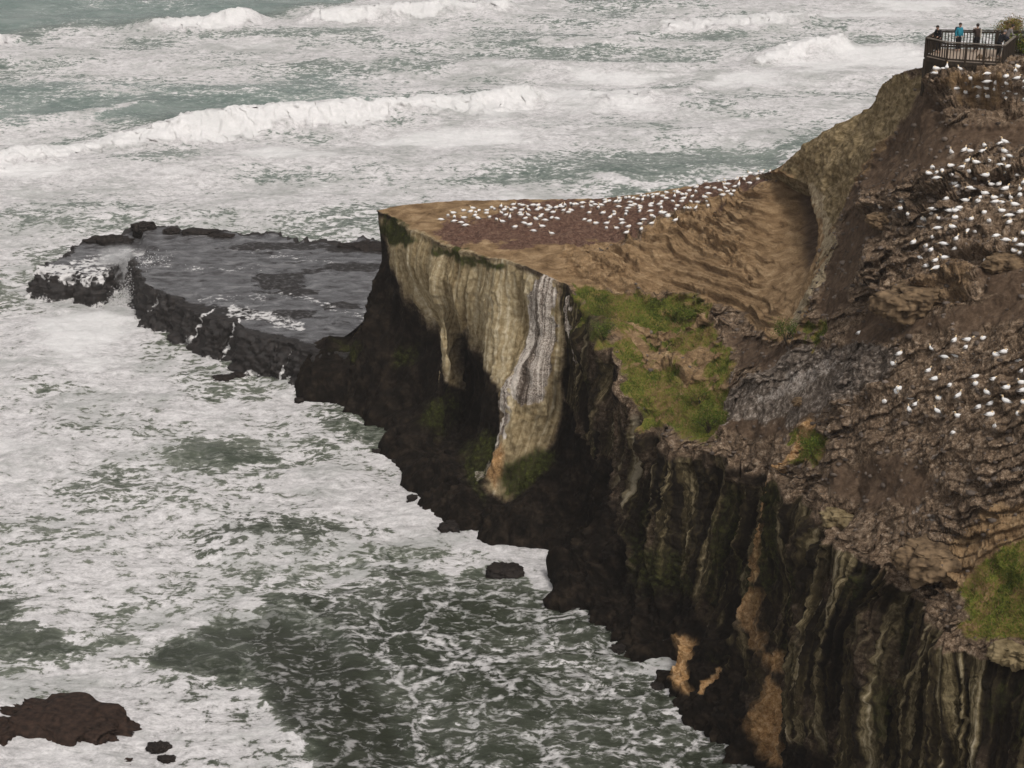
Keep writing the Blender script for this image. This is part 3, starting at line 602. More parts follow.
gc = np.stack((m_strip*(1-m_cream), np.maximum(m_olive2*.9, m_bk*.7), m_grey*.9, nest.reshape(nu, nv)*.62), -1)
flow = np.stack((np.broadcast_to(arc[:, None], (nu, nv)), P[..., 2], istop), -1)
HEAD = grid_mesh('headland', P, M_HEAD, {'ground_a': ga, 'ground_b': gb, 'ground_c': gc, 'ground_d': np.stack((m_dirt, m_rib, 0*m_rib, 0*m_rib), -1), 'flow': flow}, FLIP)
tag(HEAD, 'tall rocky headland of pale and dark layered cliffs above the surf', 'headland', kind='structure')
V = P.reshape(-1, 3); NV = normals(P).reshape(-1, 3)
if FLIP: NV = -NV

# ------------------------------------------------------------------ the sea
rowpy = np.concatenate((np.arange(1150, 195, -1.25), np.arange(195, -30, -.62)))
yr = np.array([at(512, p, 0)[1] for p in rowpy])
yr = np.concatenate(([20, 30, 38, 44], yr[yr > 46], yr[-1]*1.045**np.arange(1, 75)))
tc = np.concatenate((-.37-np.geomspace(.01, 6, 14)[::-1], np.linspace(-.37, .37, 860), .37+np.geomspace(.01, 6, 14)))
SX = yr[:, None]*tc[None, :]; SY = np.broadcast_to(yr[:, None], SX.shape).copy(); SZ = np.zeros_like(SX)
sp = np.stack((SX, SY, SZ), -1); qx, qy, _ = proj(sp)
wqx = qx+34*fbm(SX, SY, SZ, .06, 5, 81)+14*fbm(SX, SY, SZ, .45, 4, 97); wqy = qy+(6+14*sstep(250, 420, qy))*fbm(SX, SY, SZ, .06, 5, 82)+(2+6*sstep(250, 420, qy))*fbm(SX, SY, SZ, .45, 4, 98)
def sm(pts, soft=14): return poly(wqx, wqy, pts, soft)
foam = np.full(SX.shape, .58, np.float32); lace = np.zeros_like(foam); turq = np.zeros_like(foam); dark = np.zeros_like(foam)
far = 1-sstep(150, 300, qy); turq += far*.55
def setv(f, m, v): return f*(1-m)+v*m
foam = setv(foam, 1-sstep(190, 260, qy), .68)
foam = setv(foam, sm([(-400, -60), (500, -60), (330, 8), (130, 26), (-60, 50), (-400, 60)], 6), .12); turq = np.maximum(turq, sm([(-400, -60), (500, -60), (330, 8), (130, 26), (-400, 60)], 8))
foam = setv(foam, sm([(-300, 75), (120, 76), (330, 66), (560, 52), (700, 66), (560, 84), (330, 108), (60, 132), (-300, 150)], 8), .54); turq = np.maximum(turq, .85*sm([(-300, 75), (160, 78), (330, 70), (420, 86), (330, 108), (60, 132), (-300, 150)], 10))
foam = setv(foam, .8*sm([(420, 48), (620, 40), (1030, 20), (1030, 34), (800, 46), (640, 66), (480, 75)], 7), .48)
foam = setv(foam, .8*sm([(560, 140), (690, 128), (790, 150), (790, 185), (600, 200), (520, 195), (480, 170)], 9), .52)
foam = setv(foam, .7*sm([(-300, 175), (200, 180), (420, 165), (420, 185), (200, 205), (-300, 215)], 10), .68)
foam = setv(foam, sm([(-200, 255), (140, 290), (330, 410), (420, 500), (300, 560), (100, 520), (-200, 480)], 30), .65)
foam = setv(foam, sm([(40, 240), (60, 300), (150, 330), (200, 380), (330, 430), (420, 500), (540, 570), (420, 560), (300, 470), (150, 400), (20, 330), (0, 240)], 16), .84)
foam = setv(foam, .85*sm([(195, 440), (240, 430), (300, 455), (250, 470), (200, 470)], 10), .42)
foam = setv(foam, sm([(215, 545), (250, 515), (320, 520), (420, 545), (320, 572), (240, 575)], 12), .45); dark = np.maximum(dark, .6*sm([(215, 545), (250, 515), (320, 520), (420, 545), (320, 572), (240, 575)], 14))
foam = setv(foam, sm([(300, 600), (400, 570), (590, 575), (660, 640), (780, 790), (420, 800), (390, 700), (330, 640)], 14), .30); lace = np.maximum(lace, sm([(300, 600), (400, 575), (590, 580), (660, 640), (900, 900), (420, 900), (390, 700), (330, 640)], 14))
dark = np.maximum(dark, .7*sm([(300, 610), (400, 590), (600, 590), (660, 640), (900, 900), (420, 900), (390, 700)], 14))
md = sm([(205, 640), (280, 622), (335, 648), (365, 660), (395, 700), (430, 790), (300, 790), (290, 725), (250, 690), (235, 655)], 20)
foam = setv(foam, stroke(wqx, wqy, [(290, 405), (340, 425), (395, 470), (420, 510), (470, 545), (560, 575)], 12, 18), .86)
foam = setv(foam, md, .10); dark = np.maximum(dark, md); lace = setv(lace, md, .55)
md2 = sm([(130, 655), (190, 648), (245, 660), (235, 690), (150, 672)], 6); foam = setv(foam, md2, .3); dark = np.maximum(dark, .7*md2)
md3 = sm([(-60, 590), (10, 600), (30, 640), (60, 660), (0, 670), (-60, 670)], 10); foam = setv(foam, md3, .25); dark = np.maximum(dark, .5*md3)
md4 = sm([(110, 690), (170, 685), (240, 690), (290, 730), (300, 800), (180, 800), (150, 740)], 10); lace = np.maximum(lace, .8*md4); foam = setv(foam, md4, .55); dark = np.maximum(dark, .6*md4)
foam = setv(foam, stroke(wqx, wqy, [(-50, 705), (60, 690), (100, 665), (180, 640), (300, 608), (420, 580), (520, 560)], 6, 16), .80)
foam = np.clip(foam+.15*fbm(SX, SY, SZ, .035, 3, 83)+.27*fbm(SX*.6, SY, SZ, .11, 5, 84)*(1-.5*lace), 0, 1)
foam = setv(foam, 1-sstep(-40, -26, qy), .42)
damp = np.where(np.abs(tc) < .371, 1, 0)[None, :]*np.where((yr > 46) & (yr < 420), 1, 0)[:, None]
ch = .28*fbm(SX, SY, SZ, .16, 3, 85)+.16*ridge(SX*.8, SY*1.3, SZ, .3, 4, 86)+.05*fbm(SX, SY, SZ, 1.1, 3, 87)
swell = .35*np.sin(SY*.30+.04*SX+2.5*fbm(SX, SY, SZ, .012, 2, 88))*sstep(170, 210, SY)
hz = damp*(ch+swell)
# breakers: crest line (chart), height, front foam m, trailing foam m, foam strength
BREAK = [([(-120, 182), (-20, 166), (50, 152), (100, 143), (160, 136), (230, 128), (300, 121), (370, 113), (420, 107), (470, 101), (510, 96), (560, 90)], 1.9, 7, 3.0, 1.0),
         ([(128, 24), (160, 26), (210, 24), (270, 18)], 2.0, 6, 2.5, 1.0), ([(-40, 36), (10, 34), (38, 30)], 1.6, 5, 2, 1.0), ([(290, 20), (340, 15), (400, 12), (470, 8), (530, 4)], 1.6, 6, 3, .95),
         ([(735, 62), (770, 56), (810, 50), (862, 44)], 1.8, 5, 2.0, 1.0), ([(500, 63), (620, 66), (735, 62)], .7, 2, 1, .5), ([(20, 124), (60, 117), (110, 111), (170, 104)], 1.6, .8, 3, .35), ([(640, 24), (720, 22), (830, 17)], 1.3, 6, 4, .85),
         ([(520, 36), (600, 40), (660, 34)], .9, 3, 2, .6), ([(560, 92), (640, 96), (720, 84)], .6, 3, 3, .62), ([(760, 168), (790, 162), (840, 150)], .8, 4, 2, .8), ([(560, 168), (640, 178), (700, 176)], .6, 1, 1, .4), ([(862, 44), (930, 48)], .7, 3, 3, .7)]
crestm = np.zeros_like(foam)
for pts, h, ff, tf, st in BREAK:
    W = np.array([at(a, b+4, 0) for a, b in pts]); xx = W[:, 0]
    Yc = np.interp(SX, xx, W[:, 1])+2.2*fbm(SX, SY*0, SZ, .05, 2, 91)
    e = sstep(xx[0]-1, xx[0]+5, SX)*(1-sstep(xx[-1]-5, xx[-1]+1, SX))
    dY = SY-Yc
    hh = h*(.85+.45*fbm(SX, SY*0, SZ, .09, 2, 92))
    prof = np.where(dY < 0, np.exp(-(dY/2.7)**2), np.exp(-(dY/5)**2))
    hz += damp*e*hh*prof
    fr = sstep(-ff-2, -ff*.3, dY+2.6*fbm(SX, SY, SZ, .2, 4, 93))*(1-sstep(tf*.3, tf+2, dY+2*fbm(SX, SY, SZ, .25, 4, 193)))
    foam = np.maximum(foam, e*fr*(.55+.45*st)); crestm = np.maximum(crestm, e*fr*st)
    turq = np.maximum(turq, .9*e*np.exp(-((dY+.8)/1.8)**2)*(1-fr*st)); foam = np.where(crestm > .05, foam, setv(foam, e*np.exp(-((dY-6)/5)**2)*.6, .25))
hz += damp*sstep(.1, .8, crestm)*(.30*fbm(SX, SY, SZ, .55, 3, 94)+.22*np.abs(fbm(SX, SY, SZ, 1.1, 3, 95)))
hz += damp*(.10*sstep(.6, .95, foam)*np.abs(fbm(SX, SY, SZ, 1.2, 3, 96)))
jig = damp*sstep(.1, .8, crestm); sp[..., 0] += jig*.5*fbm(SX, SY, SZ, .9, 3, 196); sp[..., 1] += jig*.6*fbm(SX, SY, SZ, .9, 3, 197)
sp[..., 2] = hz
SEA = grid_mesh('sea', sp, M_SEA, {'sea_a': np.stack((foam, np.clip(turq, 0, 1), dark, lace), -1)}, True)
tag(SEA, 'rough grey green sea streaked with white foam and breaking waves', 'sea', kind='structure')

# ------------------------------------------------------------------ the wave-cut shelf at the foot of the tip
SHZ = 3.3
outl = [(700, 258), (400, 243), (340, 241.5), (290, 239), (248, 236), (215, 233), (175, 231), (150, 229), (112, 232), (78, 236), (64, 250), (42, 262), (52, 268), (74, 266), (88, 270), (102, 272), (108, 262), (122, 246), (134, 246), (138, 262), (143, 284), (150, 290), (172, 298), (195, 310), (218, 320), (240, 330), (262, 338), (290, 345), (330, 352), (370, 360), (420, 372), (520, 380)]
O = np.array([at(a, b, SHZ)[:2] for a, b in outl])
seg = np.linalg.norm(np.diff(np.vstack((O, O[:1])), axis=0), axis=1); cum = np.concatenate(([0], np.cumsum(seg)))
so_ = np.linspace(0, cum[-1], 1700)
Oc = np.vstack((O, O[:1])); ox = np.interp(so_, cum, Oc[:, 0]); oy = np.interp(so_, cum, Oc[:, 1])
def smooth(a_, k=7):
    ker = np.hanning(k+2)[1:-1]; ker /= ker.sum(); return np.convolve(np.concatenate((a_[-k:], a_, a_[:k])), ker, 'same')[k:-k]
ox, oy = smooth(ox), smooth(oy); ox[-1], oy[-1] = ox[0], oy[0]
z0 = 0*ox
ox2 = ox+.9*fbm(ox, oy, z0, .25, 4, 101)+.4*fbm(ox, oy, z0, 1.1, 3, 102); oy2 = oy+1.0*fbm(ox, oy, z0, .25, 4, 103)+.5*fbm(ox, oy, z0, 1.1, 3, 104)
ox2[-1], oy2[-1] = ox2[0], oy2[0]
nx_ = np.gradient(smooth(oy2, 31)); ny_ = -np.gradient(smooth(ox2, 31)); ln_ = np.hypot(nx_, ny_)+1e-6; nx_, ny_ = nx_/ln_, ny_/ln_
area = np.sum(ox2[:-1]*oy2[1:]-ox2[1:]*oy2[:-1])
if area < 0: nx_, ny_ = -nx_, -ny_
nx_[-1], ny_[-1] = nx_[0], ny_[0]
ca, cb = at(105, 250, SHZ)[:2], at(560, 300, SHZ)[:2]
tt_ = np.clip(((ox2-ca[0])*(cb[0]-ca[0])+(oy2-ca[1])*(cb[1]-ca[1]))/np.sum((cb-ca)**2), .0, 1)
cxx, cyy = ca[0]+(cb[0]-ca[0])*tt_, ca[1]+(cb[1]-ca[1])*tt_
side_f = np.linspace(1, 0, 46)[:-1]; top_f = np.linspace(0, 1, 190)
RX = []; RY = []; RZ_ = []
for f in side_f:                     # from under water (f=1) up to the rim
    out_ = 1.5*f**1.2; RX.append(ox2+nx_*out_); RY.append(oy2+ny_*out_); RZ_.append(SHZ-(SHZ+1.2)*f+z0)
for f in top_f: RX.append(ox2+(cxx-ox2)*f); RY.append(oy2+(cyy-oy2)*f); RZ_.append(SHZ+z0)
SPt = np.stack((np.array(RX), np.array(RY), np.array(RZ_)), -1)
GX, GY, GZ = SPt[..., 0], SPt[..., 1], SPt[..., 2]; G0 = 0*GX
gx, gy, _ = proj(SPt)
nsd = len(side_f); issd = np.zeros(GX.shape, np.float32); issd[:nsd] = 1
rimd = np.concatenate((np.arange(nsd, 0, -1), np.arange(len(top_f))))[:, None]+G0
step = poly(gx+3*fbm(GX, GY, G0, .4, 3, 105), gy+2*fbm(GX, GY, G0, .4, 3, 106), [(40, 228), (140, 228), (146, 250), (118, 258), (104, 272), (30, 296), (10, 250)], 3)
bumps = .13*ridge(GX, GY*1.6, G0, .30, 5, 107)+.06*fbm(GX, GY, G0, 1.0, 4, 108)
rn = np.exp(-(rimd/16.0)**2)
SPt[..., 2] += (1-issd)*(bumps+.55*np.exp(-(rimd/10.0)**2)*np.maximum(0, fbm(GX, GY, G0, .5, 4, 111)+.3)*(gy > 270))-step*.9*np.clip(GZ/SHZ, 0, 1)
nd = np.stack((nx_[None]*np.ones_like(GX), ny_[None]*np.ones_like(GX), .5+G0), -1)
disp = .60*ridge(GX, GY, GZ*.8, .7, 5, 109, .6)+.35*fbm(GX, GY, GZ, .9, 5, 110, .6)+.20*fbm(GX, GY, GZ, 3.0, 4, 112)
SPt += nd*(disp*np.where(issd > 0, 1, .8*np.exp(-(rimd/9.0)**2)))[..., None]
SPt[:, -1] = SPt[:, 0]
a_top = (1-issd)*sstep(3, 12, rimd+5*fbm(GX, GY, G0, .6, 3, 113))
a_top *= 1-.7*stroke(gx, gy, [(145, 288), (195, 310), (240, 330), (300, 346), (340, 352), (400, 362)], 5, 8)
a_top *= 1-.62*sstep(.15, .5, fbm(GX*.6, GY*1.3, G0, .22, 5, 131))
a_top *= 1-.7*stroke(gx, gy, [(330, 250), (390, 250)], 4, 5)
a_foam = np.maximum.reduce([.5*poly(gx, gy, [(70, 250), (140, 236), (144, 250), (110, 262), (60, 270)], 6), .55*stroke(gx, gy, [(232, 312), (268, 318), (300, 326)], 7, 9), .55*stroke(gx, gy, [(62, 262), (100, 266), (140, 246)], 7, 9), .38*stroke(gx, gy, [(140, 262), (200, 270), (260, 268)], 5, 10), .40*stroke(gx, gy, [(240, 250), (330, 262)], 4, 8), .42*stroke(gx, gy, [(200, 300), (300, 296), (370, 320)], 5, 9),
    .62*stroke(gx, gy, [(240, 318), (236, 335), (229, 352), (222, 365)], 1.6, 3), .62*stroke(gx, gy, [(215, 308), (203, 320), (196, 332), (188, 345)], 1.6, 3), .55*stroke(gx, gy, [(160, 296), (150, 312)], 1.5, 3), .55*stroke(gx, gy, [(292, 352), (280, 380), (272, 396)], 1.5, 3)])
fallm = stroke(gx, gy, [(36, 256), (56, 268), (92, 276)], 13, 10)*(.45+.30*fbm(GX*1.0, GY*1.0, GZ*.12, 1.5, 3, 114)); a_foam = np.maximum(a_foam, fallm*1.15)
a_foam = np.maximum(a_foam, issd*.50*(1-sstep(.15, .75, SPt[..., 2]+.3*fbm(GX, GY, G0, .8, 3, 115))))
SHELF = grid_mesh('rock_shelf', SPt, M_SHELF, {'shelf_a': np.stack((a_top, a_foam, 0*a_top, 0*a_top), -1)}, area < 0)
tag(SHELF, 'flat dark tidal rock shelf with wet grey top at foot of cliff', 'rock shelf', kind='structure')

# ------------------------------------------------------------------ loose sea rocks
def rock(name, c, size, label, seed, group=None, mat=None, rz=0, flat=.6, cat='rock'):
    n = 64; th = np.linspace(0, np.pi, n); ph = np.linspace(0, 2*np.pi, 2*n+1)[:-1]
    T, H_ = np.meshgrid(th, ph, indexing='ij')
    d = np.stack((np.sin(T)*np.cos(H_), np.sin(T)*np.sin(H_), np.cos(T)), -1)
    L = max(size); e_ = d*np.array(size)/L
    r = 1+.42*fbm(e_[..., 0]+seed*3.1, e_[..., 1], e_[..., 2], 1.6, 5, seed, .58)+.30*ridge(e_[..., 0], e_[..., 1]+seed, e_[..., 2]*1.5, 2.6, 5, seed+5, .58)
    Q = d*r[..., None]
    Q[..., 2] = np.where(Q[..., 2] > flat, flat+(Q[..., 2]-flat)*.35, Q[..., 2])
    Q *= np.array(size)*.5
    m_ = 2*n; idx = np.arange(n*m_).reshape(n, m_)
    q = np.stack((idx[:-1], idx[1:], np.roll(idx[1:], -1, 1), np.roll(idx[:-1], -1, 1)), -1).reshape(-1, 4)
    o = np_mesh(name, Q.reshape(-1, 3), q, mat or M_SEAROCK); o.location = c; o.rotation_euler = (0, 0, rz)
    tag(o, label, cat, group); return o
M_FOOT = simple('wet_black_rock', (.004, .003, .0025), (.026, .019, .015), 2.5, .7, .2, bump=.8)
def rk(px, py, size, label, seed, z=0, **k): p = at(px, py, z); return rock('sea_rock', p, size, label, seed, mat=M_SEAROCK if seed in (1, 2, 12) else M_FOOT, **k)
rk(66, 728, (11.2, 4.0, 2.6), 'long dark brown rock awash in surf at bottom left corner', 1, rz=-.38)
rk(-6, 738, (2.4, 2.6, 2.0), 'brown rock cut by the left edge below the long dark rock', 2)
rk(158, 748, (1.1, .9, .8), 'small black rock in foam right of the long dark brown rock', 3)
rk(166, 760, (.9, .7, .6), 'smallest black rock in foam near the bottom left corner', 4)
rk(124, 764, (1.2, .8, .6), 'low foam washed rock just below the long dark brown rock', 12)
rk(505, 572, (2.6, 1.6, 1.3), 'half sunken brown rock in foam close under the dark cliff foot', 5)
rk(143, 229, (2.2, 1.6, 2.1), 'upright black rock standing highest on the far edge of tidal shelf', 6, z=3.4)
rk(172, 232, (1.6, 1.2, 1.0), 'small rounded black rock on far shelf edge right of upright rock', 7, z=3.4)
rk(199, 233, (3.6, 1.3, 1.0), 'wide low black rock on the far edge of the tidal shelf', 8, z=3.4)
rk(221, 236, (2.2, 1.1, .7), 'low flat black rock at right end of shelf rim rocks', 9, z=3.3)
rk(224, 380, (1.8, 1.3, 1.2), 'dark boulder in white foam below the shelf cliff', 10)
rk(238, 377, (1.2, 1.0, 1.1), 'smaller dark boulder touching the shelf cliff foot', 11)
M_OUTC = simple('outcrop_rock', (.035, .023, .014), (.25, .172, .10), 2.2, .95, .1, bump=1.0)
M_OUTO = simple('olive_rock', (.07, .05, .022), (.32, .25, .14), 1.8, .95, .1, bump=1.0)
rk(366, 249, (5.6, 2.6, 1.3), 'long low dark reef rock lying on shelf beside the cliff tip', 13, z=3.1, flat=1.3)
rk(378, 452, (1.1, .8, .6), 'small black rock in foam beside the cliff foot', 14)
rk(104, 241, (4.6, 1.5, 1.1), 'long low rock along the far left rim of tidal shelf', 15, z=2.6, flat=1.3)

def bk_(px, py, size, label, seed, sink=.25, rz=0):
    p = V[ground(px, py)]; return rock('boulder', (p[0], p[1], p[2]+size[2]*(.5-sink)-.1), size, label, seed, mat=M_OUTO if seed in (31, 33) else M_OUTC, rz=rz, flat=.55, cat='boulder')
bk_(842, 522, (2.2, 1.5, 1.5), 'pale olive boulder on the cliff edge below the gullied slope', 31, .3)
bk_(935, 560, (3.4, 2.4, 2.0), 'large rounded brown boulder on the rim left of the near grass', 32, .4)
bk_(1012, 664, (2.0, 1.5, 1.2), 'pale broken rock at the lower edge of near grass', 33, .35)
bk_(925, 298, (4.6, 2.8, 2.3), 'broad pale topped outcrop block with dark undercut in mid slope', 34, .45, .2)
bk_(884, 218, (1.5, 1.2, 1.1), 'small pale outcrop knob under the pair of gannets', 35, .5)
bk_(1008, 262, (2.6, 1.6, 1.3), 'brown outcrop block near the right edge of the slope', 36, .45)
bk_(800, 402, (1.0, .8, .5), 'small pale stone above the orange streak', 37, .3)

foot = [(300, 398), (318, 406), (352, 412), (372, 420), (392, 440), (388, 430), (402, 462), (411, 478), (418, 498), (430, 512), (452, 524), (476, 536), (500, 541), (528, 550), (556, 566), (548, 596), (575, 612), (592, 630), (622, 650), (640, 664), (660, 684), (684, 704), (706, 726), (728, 748)]
for i, (a, b) in enumerate(foot[::2]):
    w_ = .5+.9*random.random()**2
    rk(a-random.uniform(0, 7), b+random.uniform(-2, 4), (w_*1.3, w_, w_*.8), 'small jagged black rock washed by foam at the dark cliff foot', 60+i, group='small rocks along the cliff foot', rz=random.random()*3)

# ------------------------------------------------------------------ spray bursting at the shelf's notch, runs of white water
def droplets(name, pts, rad, label, cat):
    ico = bmesh.new(); bmesh.ops.create_icosphere(ico, subdivisions=1, radius=1)
    iv = np.array([v.co for v in ico.verts]); fq = np.array([[v.index for v in f.verts] for f in ico.faces]); ico.free()
    Vv = (pts[:, None, :]+iv[None]*rad[:, None, None]).reshape(-1, 3); Q = (fq[None]+(np.arange(len(pts))*len(iv))[:, None, None]).reshape(-1, 3)
    o = np_mesh(name, Vv, Q, M_SPRAY); tag(o, label, cat, kind='stuff'); return o
n = 7000; t = rng.random(n)**1.6; c0_ = at(128, 302, 0)
pts = np.stack((c0_[0]+rng.normal(0, 1.1, n)+t*2.6, c0_[1]+rng.normal(0, .8, n)+2.2*t, .2+4.4*t*rng.random(n)**.6+rng.normal(0, .15, n)), -1)
droplets('sea_spray', pts,   .012+.035*rng.random(n)**3, 'white spray bursting up in the notch of the tidal shelf', 'spray')
bm = bmesh.new(); bmesh.ops.create_icosphere(bm, subdivisions=3, radius=1)
me = bpy.data.meshes.new('spray_mist'); bm.to_mesh(me); bm.free()
mist = bpy.data.objects.new('spray_mist', me); COL.objects.link(mist); pm = at(126, 286, 0)
mist.location = (pm[0], pm[1], 1.7); mist.scale = (3.6, 2.6, 3.1); mist.rotation_euler = (0, R_(28), .2)
tag(mist, 'soft white mist of spray hanging over the shelf notch', 'spray', kind='stuff')
mm = bpy.data.materials.new('spray_mist'); mm.use_nodes = True; nt_ = mm.node_tree; nt_.nodes.remove(nt_.nodes['Principled BSDF'])
pv_ = nt_.nodes.new('ShaderNodeVolumePrincipled'); pv_.inputs['Color'].default_value = (.97, .965, .96, 1); nt_.links.new(pv_.outputs[0], nt_.nodes['Material Output'].inputs['Volume'])
tc_ = nt_.nodes.new('ShaderNodeTexCoord'); ln__ = nt_.nodes.new('ShaderNodeVectorMath'); ln__.operation = 'LENGTH'; nt_.links.new(tc_.outputs['Object'], ln__.inputs[0])
mr_ = nt_.nodes.new('ShaderNodeMapRange'); mr_.interpolation_type = 'SMOOTHSTEP'; nt_.links.new(ln__.outputs['Value'], mr_.inputs[0]); mr_.inputs[1].default_value = 1; mr_.inputs[2].default_value = .15; mr_.inputs[3].default_value = 0; mr_.inputs[4].default_value = 1
nz_ = nt_.nodes.new('ShaderNodeTexNoise'); nz_.inputs['Scale'].default_value = 3.2; nz_.inputs['Detail'].default_value = 5; nt_.links.new(tc_.outputs['Object'], nz_.inputs['Vector'])
mr2 = nt_.nodes.new('ShaderNodeMapRange'); nt_.links.new(nz_.outputs['Fac'], mr2.inputs[0]); mr2.inputs[1].default_value = .40; mr2.inputs[2].default_value = .66; mr2.inputs[4].default_value = 2.6
ml_ = nt_.nodes.new('ShaderNodeMath'); ml_.operation = 'MULTIPLY'; nt_.links.new(mr_.outputs[0], ml_.inputs[0]); nt_.links.new(mr2.outputs[0], ml_.inputs[1]); nt_.links.new(ml_.outputs[0], pv_.inputs['Density'])
me.materials.append(mm)

# ------------------------------------------------------------------ gannets
def gannet_mesh(name, spine, cols):
    """one continuous body: rings along the spine (x fwd, z up, width, height)"""
    nseg = 10; vs = []; cl = []
    for i, (x_, z_, w_, h_) in enumerate(spine):
        a = spine[max(i-1, 0)]; b = spine[min(i+1, len(spine)-1)]
        dx, dz_ = b[0]-a[0], b[1]-a[1]; L = math.hypot(dx, dz_); nx, nz = -dz_/L, dx/L
        for k in range(nseg):
            an = 2*math.pi*k/nseg; u, v_ = math.cos(an), math.sin(an)
            vs.append((x_+nx*v_*h_, u*w_, z_+nz*v_*h_))
            c = cols[i]
            if cols[i] == 'wing': c = (.03, .026, .024) if v_ > .35 and i < 3 else (.80, .79, .77)
            cl.append((*c, 1))
    ns = len(spine); fs = []
    for i in range(ns-1):
        for k in range(nseg): fs.append((i*nseg+k, i*nseg+(k+1) % nseg, (i+1)*nseg+(k+1) % nseg, (i+1)*nseg+k))
    me = bpy.data.meshes.new(name); me.from_pydata(vs, [], fs+[tuple(range(nseg))[::-1], tuple(range((ns-1)*nseg, ns*nseg))]); me.update()
    ca = me.attributes.new('feather', 'FLOAT_COLOR', 'POINT'); ca.data.foreach_set('color', np.array(cl, np.float32).ravel())
    me.polygons.foreach_set('use_smooth', np.ones(len(me.polygons), bool)); me.materials.append(M_BIRD)
    return me
t = NT('gannet_plumage'); fc = t.attr('feather').outputs['Color']; nn = t.noise(14, None, 3)
M_BIRD = t.fin(t.mix(t.math('MULTIPLY', nn, .25), fc, (.55, .52, .48)), .85, None, .15)
WH, BK, BF, BE = (.82, .81, .79), (.03, .027, .025), (.72, .52, .27), (.42, .45, .47)
sit = gannet_mesh('gannet_sitting', [(-.40, .15, .012, .008), (-.33, .15, .04, .02), (-.24, .15, .075, .05), (-.12, .145, .115, .095), (.02, .145, .14, .125), (.14, .16, .125, .12), (.21, .20, .08, .085), (.235, .26, .05, .052), (.25, .32, .045, .047), (.275, .36, .046, .046), (.315, .37, .034, .034), (.35, .362, .016, .018), (.42, .345, .004, .006)],
                  [BK, BK, 'wing', 'wing', WH, WH, WH, WH, BF, BF, BF, BE, BE])
tuck = gannet_mesh('gannet_sleeping', [(-.40, .14, .012, .008), (-.33, .14, .04, .02), (-.24, .145, .08, .05), (-.12, .145, .12, .10), (.02, .15, .15, .135), (.13, .165, .13, .125), (.20, .205, .08, .08), (.19, .265, .055, .05), (.13, .30, .05, .045), (.07, .295, .035, .03), (.0, .275, .01, .01)],
                   [BK, BK, 'wing', 'wing', WH, WH, WH, WH, BF, BF, BE])
up = gannet_mesh('gannet_upright', [(-.34, .10, .012, .008), (-.28, .13, .04, .02), (-.20, .17, .075, .05), (-.10, .20, .11, .095), (.02, .235, .125, .12), (.11, .28, .11, .105), (.16, .35, .065, .07), (.17, .43, .045, .045), (.18, .50, .042, .045), (.205, .535, .044, .044), (.245, .54, .032, .032), (.28, .53, .015, .017), (.35, .51, .004, .006)],
                 [BK, BK, 'wing', 'wing', WH, WH, WH, WH, BF, BF, BF, BE, BE])
low_ = gannet_mesh('gannet_crouching', [(-.42, .13, .012, .008), (-.34, .13, .045, .02), (-.25, .135, .08, .05), (-.12, .135, .12, .09), (.02, .135, .145, .115), (.15, .145, .12, .105), (.23, .15, .07, .065), (.30, .135, .05, .048), (.35, .12, .046, .045), (.39, .105, .032, .032), (.43, .09, .014, .016), (.50, .07, .004, .005)],
                   [BK, BK, 'wing', 'wing', WH, WH, WH, WH, BF, BF, BE, BE])
LBL = dict(deck=('white gannet with dark wing tips nesting just below the timber lookout deck', 'gannets nesting below the lookout deck'),
           mid=('white gannet nesting on the broken brown ledges at upper right below the deck ledge', 'gannets on the upper right rock ledges'),
           low=('white gannet on a mud nest mound on the lower right slope', 'gannets on the lower right slope'),
           flat=('white gannet in the crowded colony on the far flat clifftop', 'gannets on the far flat clifftop'),
           pair=('white gannet perched on the small pale rock outcrop left of the upper ledges', 'gannets on the small pale outcrop'),
           lone=('lone white gannet sitting apart on bare brown slope above the grey slab', None))
allb = []
for key in ('lone', 'pair', 'low', 'mid', 'deck', 'flat'):
    L = BIRDS[key]
    if key == 'flat': L = sorted(L, key=lambda p: p[1])
    allb += [(key, p) for p in L]
def bird_pose():
    me = random.choices((sit, tuck, low_, up), (5, 5, 4, 1))[0]
    yaw = random.choice((0, math.pi))+random.gauss(.3, .6) if random.random() < .75 else random.uniform(0, 6.28)
    return me, yaw, random.uniform(.92, 1.12)
rest = []
proto = None
for i, (key, p) in enumerate(allb):
    me, yaw, s_ = bird_pose()
    s_ *= .86 if key != 'flat' else .86
    if i >= 300: rest.append((me, p, yaw, s_)); continue
    if proto is None:
        o = bpy.data.objects.new('gannet', me); proto = o
    else:
        o = proto.copy(); o.data = me
    COL.objects.link(o); o.location = (p[0], p[1], p[2]+.07); o.rotation_euler = (random.gauss(0, .06), random.gauss(0, .08), yaw); o.scale = (s_,)*3
    lab, grp = LBL[key]; o['label'] = lab; o['category'] = 'gannet'
    if grp: o['group'] = grp
    elif 'group' in o: del o['group']
if rest:
    bm = bmesh.new(); lay = None
    big = bpy.data.meshes.new('gannet_crowd')
    for me, p, yaw, s_ in rest:
        n0 = len(bm.verts); bm.from_mesh(me); bm.verts.ensure_lookup_table()
        M = Matrix.Translation((p[0], p[1], p[2]+.07)) @ Matrix.Rotation(yaw, 4, 'Z') @ Matrix.Scale(s_, 4)
        for v in bm.verts[n0:]: v.co = M @ v.co
    bm.to_mesh(big); bm.free(); big.materials.append(M_BIRD)
    o = bpy.data.objects.new('gannet_crowd', big); COL.objects.link(o); tag(o, 'white gannets packed along the far back rim of flat clifftop', 'gannet', 'gannets on the far flat clifftop', 'stuff')

